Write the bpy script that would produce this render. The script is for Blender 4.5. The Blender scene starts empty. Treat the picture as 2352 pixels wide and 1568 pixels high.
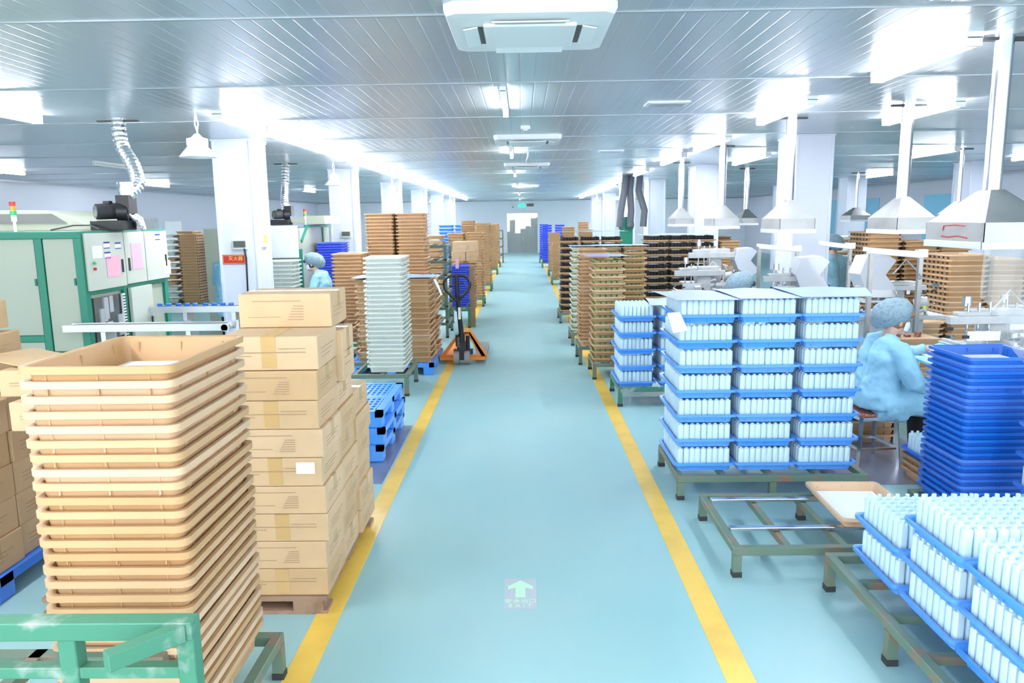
import bpy, bmesh, math, random
from mathutils import Vector, Matrix
random.seed(11)
PI = math.pi
C = bpy.context.scene.collection
scn = bpy.context.scene

# ------------------------------------------------------------------ camera
F = 1720.0; CXI, CYI = 1176.0, 784.0; CAMH = 1.95
d_ = Vector(((1199 - CXI) / F, -(501 - CYI) / F, -1.0)).normalized()
u_ = Vector((-0.011, 1.0, 0.0)); z_ = (u_ - d_ * u_.dot(d_)).normalized(); x_ = d_.cross(z_)
cam = bpy.data.objects.new('camera', bpy.data.cameras.new('camera'))
C.objects.link(cam); scn.camera = cam
cam.data.sensor_width = 36.0; cam.data.lens = 36.0 * F / 2352.0
cam.data.clip_start = 0.05; cam.data.clip_end = 200
cam.matrix_world = Matrix((x_, d_, z_)).to_4x4()
cam.location = (0, 0, CAMH)
# ------------------------------------------------------------------ world, exposure
w = bpy.data.worlds.new('world'); scn.world = w; w.use_nodes = True
w.node_tree.nodes['Background'].inputs[0].default_value = (0.93, 0.97, 1.0, 1)
w.node_tree.nodes['Background'].inputs[1].default_value = 1.3
scn.view_settings.view_transform = 'Standard'; scn.view_settings.look = 'None'
scn.view_settings.gamma = 1.0; scn.view_settings.use_curve_mapping = False
scn.view_settings.exposure = 1.65
TUBE = 26.0                         # luminance of a fluorescent tube
CEIL = 2.96; XL, XR, YF = -11.6, 12.6, 43.0

# ------------------------------------------------------------------ materials
def mat(name, col, rough=0.5, metal=0.0, var=0.0, noise=0.0, nscale=8.0, col2=None, bump=0.0, bscale=60.0,
        trans=0.0, alpha=1.0, coat=0.0, emit=0.0, spec=0.5, thr=(0.45, 0.65), sss=0.0):
    m = bpy.data.materials.new(name); m.use_nodes = True
    nt = m.node_tree; b = nt.nodes['Principled BSDF']; L = nt.links.new
    b.inputs['Base Color'].default_value = (*col, 1); b.inputs['Roughness'].default_value = rough
    b.inputs['Metallic'].default_value = metal; b.inputs['Specular IOR Level'].default_value = spec
    b.inputs['Transmission Weight'].default_value = trans; b.inputs['Alpha'].default_value = alpha
    b.inputs['Coat Weight'].default_value = coat; b.inputs['Subsurface Weight'].default_value = sss
    if emit: b.inputs['Emission Color'].default_value = (*col, 1); b.inputs['Emission Strength'].default_value = emit
    tc = nt.nodes.new('ShaderNodeTexCoord'); out = None
    if noise or col2:
        n = nt.nodes.new('ShaderNodeTexNoise'); n.inputs['Scale'].default_value = nscale; n.inputs['Detail'].default_value = 5
        L(tc.outputs['Object'], n.inputs['Vector'])
        r = nt.nodes.new('ShaderNodeMapRange'); r.inputs[1].default_value = thr[0]; r.inputs[2].default_value = thr[1]
        L(n.outputs['Fac'], r.inputs[0])
        mx = nt.nodes.new('ShaderNodeMix'); mx.data_type = 'RGBA'
        c2 = col2 or tuple(c * (1 - noise) for c in col)
        mx.inputs[6].default_value = (*col, 1); mx.inputs[7].default_value = (*c2, 1)
        L(r.outputs[0], mx.inputs[0]); out = mx.outputs[2]
    if var:
        oi = nt.nodes.new('ShaderNodeObjectInfo'); hs = nt.nodes.new('ShaderNodeHueSaturation')
        mr = nt.nodes.new('ShaderNodeMapRange'); mr.inputs[3].default_value = 1 - var; mr.inputs[4].default_value = 1 + var
        L(oi.outputs['Random'], mr.inputs[0]); L(mr.outputs[0], hs.inputs['Value'])
        ms = nt.nodes.new('ShaderNodeMapRange'); ms.inputs[3].default_value = 1 + var; ms.inputs[4].default_value = 1 - var
        L(oi.outputs['Random'], ms.inputs[0]); L(ms.outputs[0], hs.inputs['Saturation'])
        if out: L(out, hs.inputs['Color'])
        else: hs.inputs['Color'].default_value = (*col, 1)
        out = hs.outputs[0]
    if out: L(out, b.inputs['Base Color'])
    if bump:
        n2 = nt.nodes.new('ShaderNodeTexNoise'); n2.inputs['Scale'].default_value = bscale; L(tc.outputs['Object'], n2.inputs['Vector'])
        bp = nt.nodes.new('ShaderNodeBump'); bp.inputs['Strength'].default_value = bump; bp.inputs['Distance'].default_value = 0.01
        L(n2.outputs['Fac'], bp.inputs['Height']); L(bp.outputs[0], b.inputs['Normal'])
    return m

M = {}
M['tan'] = mat('tan_plastic', (0.58, 0.37, 0.205), 0.42, var=0.14, noise=0.08, nscale=3)
M['brown'] = mat('brown_plastic', (0.33, 0.2, 0.11), 0.45, var=0.1)
M['blue'] = mat('blue_plastic', (0.04, 0.19, 0.74), 0.33, var=0.05)
M['sky'] = mat('bright_blue_plastic', (0.09, 0.34, 0.90), 0.33, var=0.04)
M['violet'] = mat('violet_blue_plastic', (0.07, 0.12, 0.78), 0.35, var=0.05)
M['whitep'] = mat('white_plastic', (0.66, 0.71, 0.66), 0.4, var=0.03)
M['bottle'] = mat('bottle_plastic', (0.60, 0.80, 0.88), 0.3, var=0.04, sss=0.0)
M['lid'] = mat('blue_sheet', (0.26, 0.37, 0.72), 0.5, noise=0.08, nscale=3)
M['paper'] = mat('paper', (0.9, 0.9, 0.88), 0.8)
M['pink'] = mat('pink_paper', (0.85, 0.45, 0.55), 0.8)
M['card'] = mat('cardboard', (0.60, 0.41, 0.235), 0.75, var=0.07, noise=0.07, nscale=5, bump=0.05)
M['tape'] = mat('packing_tape', (0.58, 0.38, 0.17), 0.25)
M['ink'] = mat('faded_print', (0.36, 0.24, 0.15), 0.8)
M['black'] = mat('black_plastic', (0.015, 0.015, 0.02), 0.35)
M['dark'] = mat('dark_rubber', (0.03, 0.032, 0.035), 0.6)
M['green'] = mat('green_painted_steel', (0.05, 0.205, 0.13), 0.5, col2=(0.30, 0.36, 0.33), nscale=9, thr=(0.55, 0.7))
M['oldgreen'] = mat('worn_green_steel', (0.12, 0.19, 0.145), 0.5, col2=(0.25, 0.15, 0.10), nscale=7, thr=(0.5, 0.66))
M['mgreen'] = mat('machine_green_paint', (0.01, 0.22, 0.14), 0.4)
M['cream'] = mat('cream_enamel', (0.40, 0.44, 0.355), 0.35)
M['cream2'] = mat('pale_enamel', (0.58, 0.61, 0.53), 0.35)
M['steel'] = mat('steel', (0.60, 0.62, 0.65), 0.22, metal=1.0)
M['steel2'] = mat('brushed_steel', (0.42, 0.43, 0.43), 0.45, metal=0.85, noise=0.12, nscale=4)
M['alu'] = mat('aluminium_profile', (0.6, 0.63, 0.66), 0.35, metal=0.6)
M['foil'] = mat('foil_duct', (0.83, 0.84, 0.86), 0.18, metal=1.0, bump=0.6, bscale=45)
M['greyhose'] = mat('grey_hose', (0.16, 0.17, 0.21), 0.5)
M['white'] = mat('white_enamel', (0.86, 0.88, 0.9), 0.35)
M['pressw'] = mat('press_enamel', (0.52, 0.54, 0.57), 0.4)
M['offwhite'] = mat('offwhite_cast_metal', (0.50, 0.52, 0.54), 0.4, noise=0.1, nscale=12)
M['orange'] = mat('orange_paint', (0.90, 0.27, 0.03), 0.4)
M['yellow'] = mat('yellow_cap', (0.75, 0.85, 0.08), 0.4)
M['wheel'] = mat('grey_wheel', (0.33, 0.32, 0.31), 0.6)
M['wood'] = mat('pallet_wood', (0.34, 0.21, 0.14), 0.8, noise=0.3, nscale=12)
M['board'] = mat('brown_board', (0.36, 0.22, 0.12), 0.7, noise=0.2, nscale=6)
M['red'] = mat('red_sign', (0.55, 0.03, 0.03), 0.4)
M['gold'] = mat('gold_print', (0.85, 0.65, 0.15), 0.5)
M['navy'] = mat('navy_print', (0.03, 0.05, 0.35), 0.6)
M['lime'] = mat('lime_items', (0.36, 0.42, 0.16), 0.5)
M['gown'] = mat('blue_gown', (0.33, 0.66, 0.86), 0.7, noise=0.06, nscale=9, bump=0.25, bscale=9)
M['cap'] = mat('mesh_cap', (0.27, 0.39, 0.46), 0.8, noise=0.25, nscale=40, bump=0.5, bscale=70)
M['mask'] = mat('white_mask', (0.8, 0.92, 0.94), 0.8)
M['skin'] = mat('skin', (0.76, 0.46, 0.34), 0.5, sss=0.05)
M['hair'] = mat('brown_hair', (0.42, 0.16, 0.05), 0.5)
M['bhair'] = mat('dark_hair', (0.03, 0.02, 0.02), 0.5)
M['cloth'] = mat('black_cloth', (0.012, 0.014, 0.02), 0.8)
M['redl'] = mat('red_lens', (0.6, 0.03, 0.02), 0.3); M['amb'] = mat('amber_lens', (0.8, 0.33, 0.03), 0.3); M['grl'] = mat('green_lens', (0.03, 0.5, 0.15), 0.3)
M['glass'] = mat('grey_glass', (0.10, 0.11, 0.11), 0.1, coat=0.3)
M['film'] = mat('clear_plastic_film', (0.6, 0.63, 0.66), 0.12, alpha=0.34, bump=1.0, bscale=16, coat=0.8)
M['strip'] = mat('pvc_strip', (0.62, 0.66, 0.64), 0.1, alpha=0.45, bump=0.5, bscale=6, coat=0.5)
M['acry'] = mat('acrylic_guard', (0.55, 0.58, 0.64), 0.3)
M['seat'] = mat('red_brown_seat', (0.22, 0.06, 0.045), 0.5, col2=(0.5, 0.25, 0.2), nscale=60)
M['exitc'] = mat('exit_sign_green', (0.0, 0.5, 0.2), 0.4, emit=1.2)
M['tube'] = mat('fluorescent_tube', (0.95, 0.97, 1.0), 0.4, emit=TUBE)
M['cyan'] = mat('cyan_panel', (0.25, 0.62, 0.85), 0.4)

# floor: teal epoxy with scuffs and gloss
def floor_mat():
    m = mat('teal_epoxy', (0.29, 0.525, 0.555), 0.22, col2=(0.34, 0.53, 0.55), nscale=1.1, thr=(0.3, 0.75), coat=0.0)
    nt = m.node_tree; b = nt.nodes['Principled BSDF']
    tc = nt.nodes.new('ShaderNodeTexCoord'); n = nt.nodes.new('ShaderNodeTexNoise'); n.inputs['Scale'].default_value = 2.5; n.inputs['Detail'].default_value = 8
    r = nt.nodes.new('ShaderNodeMapRange'); r.inputs[3].default_value = 0.36; r.inputs[4].default_value = 0.5
    nt.links.new(tc.outputs['Object'], n.inputs['Vector']); nt.links.new(n.outputs['Fac'], r.inputs[0]); nt.links.new(r.outputs[0], b.inputs['Roughness'])
    bp = nt.nodes.new('ShaderNodeBump'); bp.inputs['Strength'].default_value = 0.06; bp.inputs['Distance'].default_value = 0.02
    nt.links.new(n.outputs['Fac'], bp.inputs['Height']); nt.links.new(bp.outputs[0], b.inputs['Normal'])
    return m
def panel_mat(name, col, period, axis, rough, metal, strength=0.5, wob=0.0):
    m = mat(name, col, rough, metal=metal)
    nt = m.node_tree; b = nt.nodes['Principled BSDF']; L = nt.links.new
    tc = nt.nodes.new('ShaderNodeTexCoord'); sp = nt.nodes.new('ShaderNodeSeparateXYZ'); L(tc.outputs['Object'], sp.inputs[0])
    mu = nt.nodes.new('ShaderNodeMath'); mu.operation = 'MULTIPLY'; mu.inputs[1].default_value = 1 / period; L(sp.outputs[axis], mu.inputs[0])
    fr = nt.nodes.new('ShaderNodeMath'); fr.operation = 'FRACT'; L(mu.outputs[0], fr.inputs[0])
    pp = nt.nodes.new('ShaderNodeMath'); pp.operation = 'PINGPONG'; pp.inputs[1].default_value = 0.5; L(fr.outputs[0], pp.inputs[0])
    mr = nt.nodes.new('ShaderNodeMapRange'); mr.inputs[1].default_value = 0.0; mr.inputs[2].default_value = 0.07; L(pp.outputs[0], mr.inputs[0])
    n = nt.nodes.new('ShaderNodeTexNoise'); n.inputs['Scale'].default_value = 0.9; L(tc.outputs['Object'], n.inputs['Vector'])
    ad = nt.nodes.new('ShaderNodeMath'); ad.operation = 'MULTIPLY_ADD'; ad.inputs[1].default_value = wob; L(n.outputs['Fac'], ad.inputs[0]); L(mr.outputs[0], ad.inputs[2])
    bp = nt.nodes.new('ShaderNodeBump'); bp.inputs['Strength'].default_value = strength; bp.inputs['Distance'].default_value = 0.004
    L(ad.outputs[0], bp.inputs['Height']); L(bp.outputs[0], b.inputs['Normal'])
    return m
M['floor'] = floor_mat()
M['ceil'] = panel_mat('ribbed_metal_ceiling', (0.50, 0.55, 0.60), 0.105, 0, 0.3, 0.45, 0.4, 0.6)
M['wall'] = panel_mat('lavender_wall_panel', (0.62, 0.64, 0.74), 1.15, 1, 0.4, 0.0, 0.4)
M['wallf'] = panel_mat('grey_blue_wall_panel', (0.82, 0.86, 0.93), 1.15, 0, 0.4, 0.0, 0.4)
M['col'] = mat('pale_column_cladding', (0.66, 0.70, 0.82), 0.35)
M['line'] = mat('yellow_line_paint', (0.86, 0.56, 0.10), 0.35, noise=0.12, nscale=4)
M['plate'] = mat('steel_floor_plate', (0.42, 0.42, 0.52), 0.3, metal=0.7, noise=0.25, nscale=3)
M['seam'] = mat('seam_strip', (0.38, 0.42, 0.46), 0.35, metal=0.4)

# ------------------------------------------------------------------ mesh builder
class MB:
    def __init__(s): s.v = []; s.f = []; s.mi = []
    def add(s, vs, fs, m=0):
        o = len(s.v); s.v += [tuple(p) for p in vs]; s.f += [tuple(i + o for i in f) for f in fs]; s.mi += [m] * len(fs); return s
    def box(s, x0, x1, y0, y1, z0, z1, m=0, T=None):
        vs = [Vector(p) for p in ((x0,y0,z0),(x1,y0,z0),(x1,y1,z0),(x0,y1,z0),(x0,y0,z1),(x1,y0,z1),(x1,y1,z1),(x0,y1,z1))]
        if T: vs = [T @ p for p in vs]
        return s.add(vs, [(0,3,2,1),(4,5,6,7),(0,1,5,4),(1,2,6,5),(2,3,7,6),(3,0,4,7)], m)
    def bc(s, c, sz, m=0, R=None):
        T = Matrix.Translation(c) @ (R.to_4x4() if R else Matrix.Identity(4))
        a, b, d = (q / 2 for q in sz); return s.box(-a, a, -b, b, -d, d, m, T)
    def bar(s, p, q, w, h, m=0):
        p, q = Vector(p), Vector(q); d = q - p; L_ = d.length; R = d.to_track_quat('Y', 'Z').to_matrix()
        return s.bc((p + q) / 2, (w, L_, h), m, R)
    def rings(s, R, m=0, cap=True, closed=True):
        n = len(R[0]); vs = [p for r in R for p in r]; fs = []
        for i in range(len(R) - 1):
            for j in range(n if closed else n - 1):
                k = (j + 1) % n; fs.append((i*n+j, i*n+k, (i+1)*n+k, (i+1)*n+j))
        if cap: fs.append(tuple(reversed(range(n)))); fs.append(tuple((len(R)-1)*n + j for j in range(n)))
        return s.add(vs, fs, m)
    def tube(s, path, rad, n=10, m=0, cap=True):
        P = [Vector(p) for p in path]; Rr = rad if isinstance(rad, (list, tuple)) else [rad] * len(P); rs = []
        up = Vector((0, 0, 1)); prev = None
        for i, p in enumerate(P):
            t = (P[min(i+1, len(P)-1)] - P[max(i-1, 0)]).normalized()
            if prev is None:
                a = t.cross(up); a = a if a.length > 1e-3 else t.cross(Vector((1, 0, 0)))
            else: a = prev - t * prev.dot(t)
            a.normalize(); prev = a; b = t.cross(a)
            rs.append([p + (a * math.cos(2*PI*k/n) + b * math.sin(2*PI*k/n)) * Rr[i] for k in range(n)])
        return s.rings(rs, m, cap)
    def cyl(s, p, q, r0, r1=None, n=14, m=0): return s.tube([p, q], [r0, r0 if r1 is None else r1], n, m)
    def ball(s, c, r, n=12, k=8, m=0):
        r = r if isinstance(r, (list, tuple)) else (r, r, r); rs = []
        for i in range(k + 1):
            a = -PI/2 + PI * (i + 0.02*(i == 0) - 0.02*(i == k)) / k
            rs.append([Vector((c[0] + r[0]*math.cos(a)*math.cos(2*PI*j/n), c[1] + r[1]*math.cos(a)*math.sin(2*PI*j/n), c[2] + r[2]*math.sin(a))) for j in range(n)])
        return s.rings(rs, m)
    def prism(s, pts, a0, a1, axis='y', m=0):
        def P(u, v, a): return {'y': (u, a, v), 'x': (a, u, v), 'z': (u, v, a)}[axis]
        return s.rings([[P(u, v, a0) for u, v in pts], [P(u, v, a1) for u, v in pts]], m)
    def mesh(s, name, mats, smooth=False, bevel=0.0, seg=2):
        me = bpy.data.meshes.new(name); me.from_pydata(s.v, [], s.f)
        for q in (mats if isinstance(mats, (list, tuple)) else [mats]): me.materials.append(q)
        me.polygons.foreach_set('material_index', s.mi)
        bm = bmesh.new(); bm.from_mesh(me); bmesh.ops.recalc_face_normals(bm, faces=bm.faces)
        if bevel: bmesh.ops.bevel(bm, geom=[e for e in bm.edges], offset=bevel, segments=seg, profile=0.5, affect='EDGES', clamp_overlap=True)
        bm.to_mesh(me); bm.free()
        if smooth:
            me.polygons.foreach_set('use_smooth', [True] * len(me.polygons))
            try: me.set_sharp_from_angle(angle=math.radians(38))
            except Exception: pass
        return me
    def build(s, name, mats, parent=None, smooth=False, bevel=0.0, seg=2, loc=None, rz=0.0, label=None):
        o = bpy.data.objects.new(name, s.mesh(name, mats, smooth, bevel, seg)); C.objects.link(o)
        if loc: o.location = loc
        if rz: o.rotation_euler = (0, 0, rz)
        if parent: o.parent = parent
        if label: o['label'] = label
        return o
def tag(o, label, cat, group=None, kind=None):
    o['label'] = label; o['category'] = cat
    if group: o['group'] = group
    if kind: o['kind'] = kind
    return o
def thing(name, label, cat, loc=(0, 0, 0), rz=0.0, group=None):
    o = bpy.data.objects.new(name, None); C.objects.link(o); o.location = loc; o.rotation_euler = (0, 0, rz)
    o.empty_display_size = 0.1; return tag(o, label, cat, group)
def kids(o): return [c for c in C.objects if c.parent == o]
def copy_tree(o, parent=None, ch=None):
    c = o.copy(); C.objects.link(c); c.parent = parent
    for k in list(o.children): copy_tree(k, c)
    return c
def struct(mb, name, m, label=None, **k):
    o = mb.build(name, m, **k); o['kind'] = 'structure'
    if label: o['label'] = label
    return o
def textmesh(s, size, name, m, loc, rot, parent=None, extrude=0.0008, label=None):
    cu = bpy.data.curves.new(name, 'FONT'); cu.body = s; cu.size = size; cu.extrude = extrude; cu.align_x = 'CENTER'; cu.align_y = 'CENTER'
    t = bpy.data.objects.new(name, cu); C.objects.link(t); bpy.context.view_layer.update()
    me = bpy.data.meshes.new_from_object(t.evaluated_get(bpy.context.evaluated_depsgraph_get()))
    bpy.data.objects.remove(t); me.materials.clear(); me.materials.append(m)
    o = bpy.data.objects.new(name, me); C.objects.link(o); o.location = loc; o.rotation_euler = rot
    if parent: o.parent = parent
    return o
W1 = 'zeroth first second third fourth fifth sixth seventh eighth ninth tenth eleventh twelfth thirteenth fourteenth fifteenth sixteenth seventeenth eighteenth nineteenth'.split()
def ordw(n):
    if n < 20: return W1[n]
    t = {2: ('twenty', 'twentieth'), 3: ('thirty', 'thirtieth'), 4: ('forty', 'fortieth')}[n // 10]
    return t[1] if n % 10 == 0 else t[0] + '-' + W1[n % 10]

# ------------------------------------------------------------------ room shell
f = MB(); f.box(XL, XR, -4, YF + 8, -0.1, 0); struct(f, 'floor', M['floor'])
f = MB(); f.box(XL, XR, -0.5, YF, CEIL, CEIL + 0.1); struct(f, 'ceiling', M['ceil'])
f = MB(); f.box(XL - 0.1, XL, -0.5, YF, 0, CEIL); struct(f, 'wall_left', M['wall'])
f = MB(); f.box(XR, XR + 0.1, -0.5, YF, 0, CEIL); struct(f, 'wall_right', M['wall'])
f = MB(); f.box(XL, -0.9, YF, YF + 0.12, 0, CEIL); f.box(0.93, XR, YF, YF + 0.12, 0, CEIL); f.box(-0.9, 0.93, YF, YF + 0.12, 2.27, CEIL); struct(f, 'wall_far', M['wallf'])
k = 1
for nx in (0.0, 1.0):
    f = MB(); xx = -1.055 if nx == 0 else 0.845; f.box(xx, xx + 0.125, -1, 36.6, 0.0, 0.0025); struct(f, 'trim_%d' % k, M['line'], 'yellow painted line along the %s edge of the aisle' % ('left' if nx == 0 else 'right')); k += 1
y = 3.96
while y < YF:
    f = MB(); f.box(XL, XR, y - 0.012, y + 0.012, CEIL - 0.006, CEIL); struct(f, 'trim_%d' % k, M['seam']); k += 1; y += 1.92
for (a, b_, c, e) in ((XL, XR, YF - 0.05, YF), ):
    f = MB(); f.box(a, b_, c, e, CEIL - 0.05, CEIL); struct(f, 'trim_%d' % k, M['seam']); k += 1
f = MB(); f.box(XL, XL + 0.05, -0.5, YF, CEIL - 0.05, CEIL); struct(f, 'trim_%d' % k, M['seam']); k += 1
f = MB(); f.box(XR - 0.05, XR, -0.5, YF, CEIL - 0.05, CEIL); struct(f, 'trim_%d' % k, M['seam']); k += 1
def column(x0, x1, y0, y1):
    global k
    f = MB(); f.box(x0, x1, y0, y1, 0, CEIL)
    for xx in (x0, x1):
        for yy in (y0, y1): f.box(xx - 0.018, xx + 0.018, yy - 0.018, yy + 0.018, 0, CEIL - 0.02)
    f.box(x0 - 0.03, x1 + 0.03, y0 - 0.03, y1 + 0.03, CEIL - 0.025, CEIL)
    struct(f, 'column', M['col'], 'pale panelled square column from floor to ceiling', bevel=0.006)
for yy in (9.47, 15.1, 20.7, 26.3, 31.9, 37.5): column(-3.81, -3.35, yy, yy + 0.5)
for yy in (9.87, 15.45, 21.2, 26.8, 32.4, 38.0): column(3.52, 3.97, yy, yy + 0.65)
for xx in (9.0,):
    for yy in (15.45, 21.2, 26.8): column(xx, xx + 0.5, yy, yy + 0.6)
# door with strip curtain at the far end
f = MB(); f.box(-0.9, -0.85, YF - 0.04, YF + 0.14, 0, 2.27); f.box(0.88, 0.93, YF - 0.04, YF + 0.14, 0, 2.27); f.box(-0.9, 0.93, YF - 0.04, YF + 0.14, 2.22, 2.27)
struct(f, 'door_1', M['white'], 'white door frame at the far end of the aisle')
f = MB()
for i in range(12):
    x0 = -0.85 + i * 0.144; f.prism([(x0, YF + .02 + .012*(i % 2)), (x0 + .08, YF + .045 + .012*(i % 2)), (x0 + .158, YF + .02 + .012*(i % 2)), (x0 + .08, YF + .041 + .012*(i % 2))], 0.03, 2.2, 'z')
tag(f.build('strip_curtain', M['strip']), 'clear plastic strip curtain hanging in the far doorway', 'curtain')
f = MB()
for i in range(9): f.box(-1.3 + i*0.3, -1.0 + i*0.3, YF + 0.6, YF + 0.9, 0, (1.15, 1.2, 1.85, 1.1, 1.35, 1.5, 1.95, 2.0, 1.9)[i])
tag(f.build('stacked_goods', M['glass']), 'dark goods standing outside beyond the strip curtain', 'goods', kind='stuff')
t = thing('camera_dome', 'small white dome camera left of the exit sign over far door', 'camera', (-0.5, YF, 2.62))
MB().ball((0, -0.07, 0), (0.09, 0.07, 0.1)).build('housing', M['white'], t, smooth=True); MB().ball((0, -0.13, -0.04), 0.035).build('lens', M['black'], t, smooth=True)
t = thing('exit_sign', 'small green lit exit sign above the far doorway', 'sign', (-0.02, YF, 2.66))
MB().box(-0.17, 0.17, -0.03, 0, -0.07, 0.07).build('panel', M['exitc'], t)
textmesh('EXIT', 0.11, 'lettering', M['white'], (0, -0.032, 0), (PI/2, 0, 0), t)
t = thing('wall_display', 'dark rectangular display right of the exit sign over far door', 'display', (0.47, YF, 2.68))
MB().box(-0.23, 0.23, -0.04, 0, -0.1, 0.1).build('frame', M['white'], t); MB().box(-0.2, 0.2, -0.045, -0.035, -0.08, 0.08).build('screen', M['glass'], t)
# cyan panels and a plain door on the side walls
for i, (y0, y1) in enumerate(((20.5, 24.0), (27.0, 33.0))):
    f = MB(); f.box(XR - 0.02, XR, y0, y1, 0.9, 2.5); struct(f, 'window_%d' % (i + 1), M['cyan'])
f = MB(); f.box(XL, XL + 0.03, 23.0, 24.0, 0, 2.1); struct(f, 'door_2', M['steel2'])
f = MB(); f.box(XL, XL + 0.03, 24.4, 25.6, 0, 2.0); struct(f, 'door_3', M['white'])

# ------------------------------------------------------------------ lamps
def tube_light(x, y0, L_, label, group, double=True, lit=True):
    t = thing('tube_light', label, 'light', (x, y0, CEIL), group=group)
    w_ = 0.085 if double else 0.045
    MB().box(-w_ * 0.55, w_ * 0.55, 0, L_, -0.035, 0).build('housing', M['white'], t)
    for s in ((-1, 1) if double else (0,)):
        MB().cyl((s * w_ * 0.36, 0.03, -0.058), (s * w_ * 0.36, L_ - 0.03, -0.058), 0.018, n=10).build('tube', M['tube'] if lit else M['white'], t, smooth=True)
    for e in (0.0, L_ - 0.03): MB().box(-w_ / 2, w_ / 2, e, e + 0.03, -0.08, -0.03).build('end_cap', M['white'], t)
y = -1.7; i = 0; hid = 0
while y < 38:
    if y > 5.9:
        i += 1; tube_light(-2.78, y, 1.22, 'lit tube light, %s from camera in the left ceiling row over the stacks' % ordw(i), 'tube lights of the left row')
    elif y < 2.8:
        hid += 1; tube_light(-2.78, y, 1.22, 'lit tube light overhead left of the camera, %s from the rear' % ordw(hid), 'tube lights around the camera')
    y += 1.25
ri = 0
for (x, y0, L_) in ((2.55, -1.6, 1.2), (2.55, 0.9, 1.2), (2.58, 4.5, 1.2), (2.52, 6.75, 1.45), (2.6, 9.7, 1.8), (2.62, 12.4, 1.9), (2.66, 16.2, 1.8), (2.7, 19.5, 2.4), (2.9, 23.2, 3.6), (2.9, 26.9, 3.6), (2.9, 30.6, 3.6), (2.9, 34.3, 3.6)):
    if y0 < 4: tube_light(x, y0, L_, 'lit tube light overhead right of the camera, %s one' % ('rear' if y0 < 0 else 'front'), 'tube lights around the camera'); continue
    ri += 1; tube_light(x, y0, L_, 'lit tube light, %s from camera in right row above the hoods' % ordw(ri), 'tube lights of the right row')
for (x, y0, L_, d) in ((-0.14, 6.05, 1.2, 'first'), (-0.15, 10.9, 1.25, 'second'), (-0.15, 16.2, 1.3, 'third'), (-0.12, 22.5, 1.3, 'fourth'), (-0.1, 30.0, 1.3, 'fifth'), (-0.1, 38.3, 1.2, 'sixth'), (-0.14, -0.3, 1.2, 'nearest')):
    tube_light(x, y0, L_, 'single tube light on ceiling over the aisle, %s from the camera' % d, 'tube lights over the aisle', double=False)
for (x, y0, L_, d) in ((3.93, 7.0, 1.4, 'right of the nearest column'), (4.03, 12.6, 2.0, 'behind the right row past the big column'), (6.75, 12.0, 1.5, 'far right over the tan stacks'), (9.2, 13.0, 1.5, 'at far right by the wall'), (9.2, 19.0, 1.5, 'deep right near the cyan panel'),
                     (-4.52, 5.9, 1.3, 'over the cream machine at left edge'), (-9.44, 13.0, 1.4, 'at far left edge'), (-9.4, 18.8, 1.4, 'on the left seen past the foil duct'), (-6.9, 24.0, 1.3, 'deep left behind the first column'), (-6.9, 30.0, 1.3, 'deepest on the left side'),
                     (6.0, 1.0, 1.2, 'right of the camera'), (6.2, 24.0, 1.5, 'deep right between the columns'), (-6.9, 17.5, 1.3, 'left past the second duct'), (-6.9, 38.5, 1.3, 'left, added to brighten the far wall'), (-9.4, 38.5, 1.3, 'far left, added to brighten the far wall'), (6.2, 38.5, 1.3, 'right, added to brighten the far wall'), (9.4, 38.5, 1.3, 'far right, added to brighten the far wall'), (-5.0, 40.8, 1.3, 'left at the far wall, added to brighten it'), (5.2, 40.8, 1.3, 'right at the far wall, added to brighten it')):  # tubes close to the far wall are added to brighten it
    tube_light(x, y0, L_, 'lit tube light on the ceiling %s' % d, 'scattered tube lights', lit=True)
tube_light(-6.9, 12.3, 1.2, 'unlit tube light on the ceiling behind the foil duct', 'scattered tube lights', double=False, lit=False)

def low_bay(x, y, label, s=1.0):
    t = thing('pendant_lamp', label, 'lamp', (x, y, CEIL), group='white pendant lamps')
    MB().tube([(0, 0, 0), (-0.012, 0, -0.1), (0.012, 0, -0.2)], 0.006, 6).tube([(0, 0, 0), (0.02, 0, -0.1), (0, 0, -0.2)], 0.006, 6).build('cable', M['white'], t)
    MB().tube([(0, 0, -0.19), (0, 0, -0.225), (0, 0, -0.235), (0, 0, -0.30)], [0.02, 0.055, 0.095, 0.095], 16).build('driver_housing', M['white'], t, smooth=True)
    MB().rings([[Vector((r * math.cos(2*PI*j/28), r * math.sin(2*PI*j/28), z)) for j in range(28)] for r, z in ((0.085, -0.30), (0.165, -0.395), (0.168, -0.405), (0.16, -0.40), (0.08, -0.31))]).build('shade', M['white'], t, smooth=True)
low_bay(-3.04, 7.2, 'white pendant lamp nearest the camera, left of the first column')
low_bay(-3.25, 13.2, 'white pendant lamp hanging before the second left column')
low_bay(-3.1, 18.2, 'white pendant lamp hanging at the third left column')
low_bay(-3.0, 31.7, 'tiny far white pendant lamp on the left near far wall')
low_bay(3.05, 31.0, 'tiny far white pendant lamp on the right near far wall')

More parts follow.
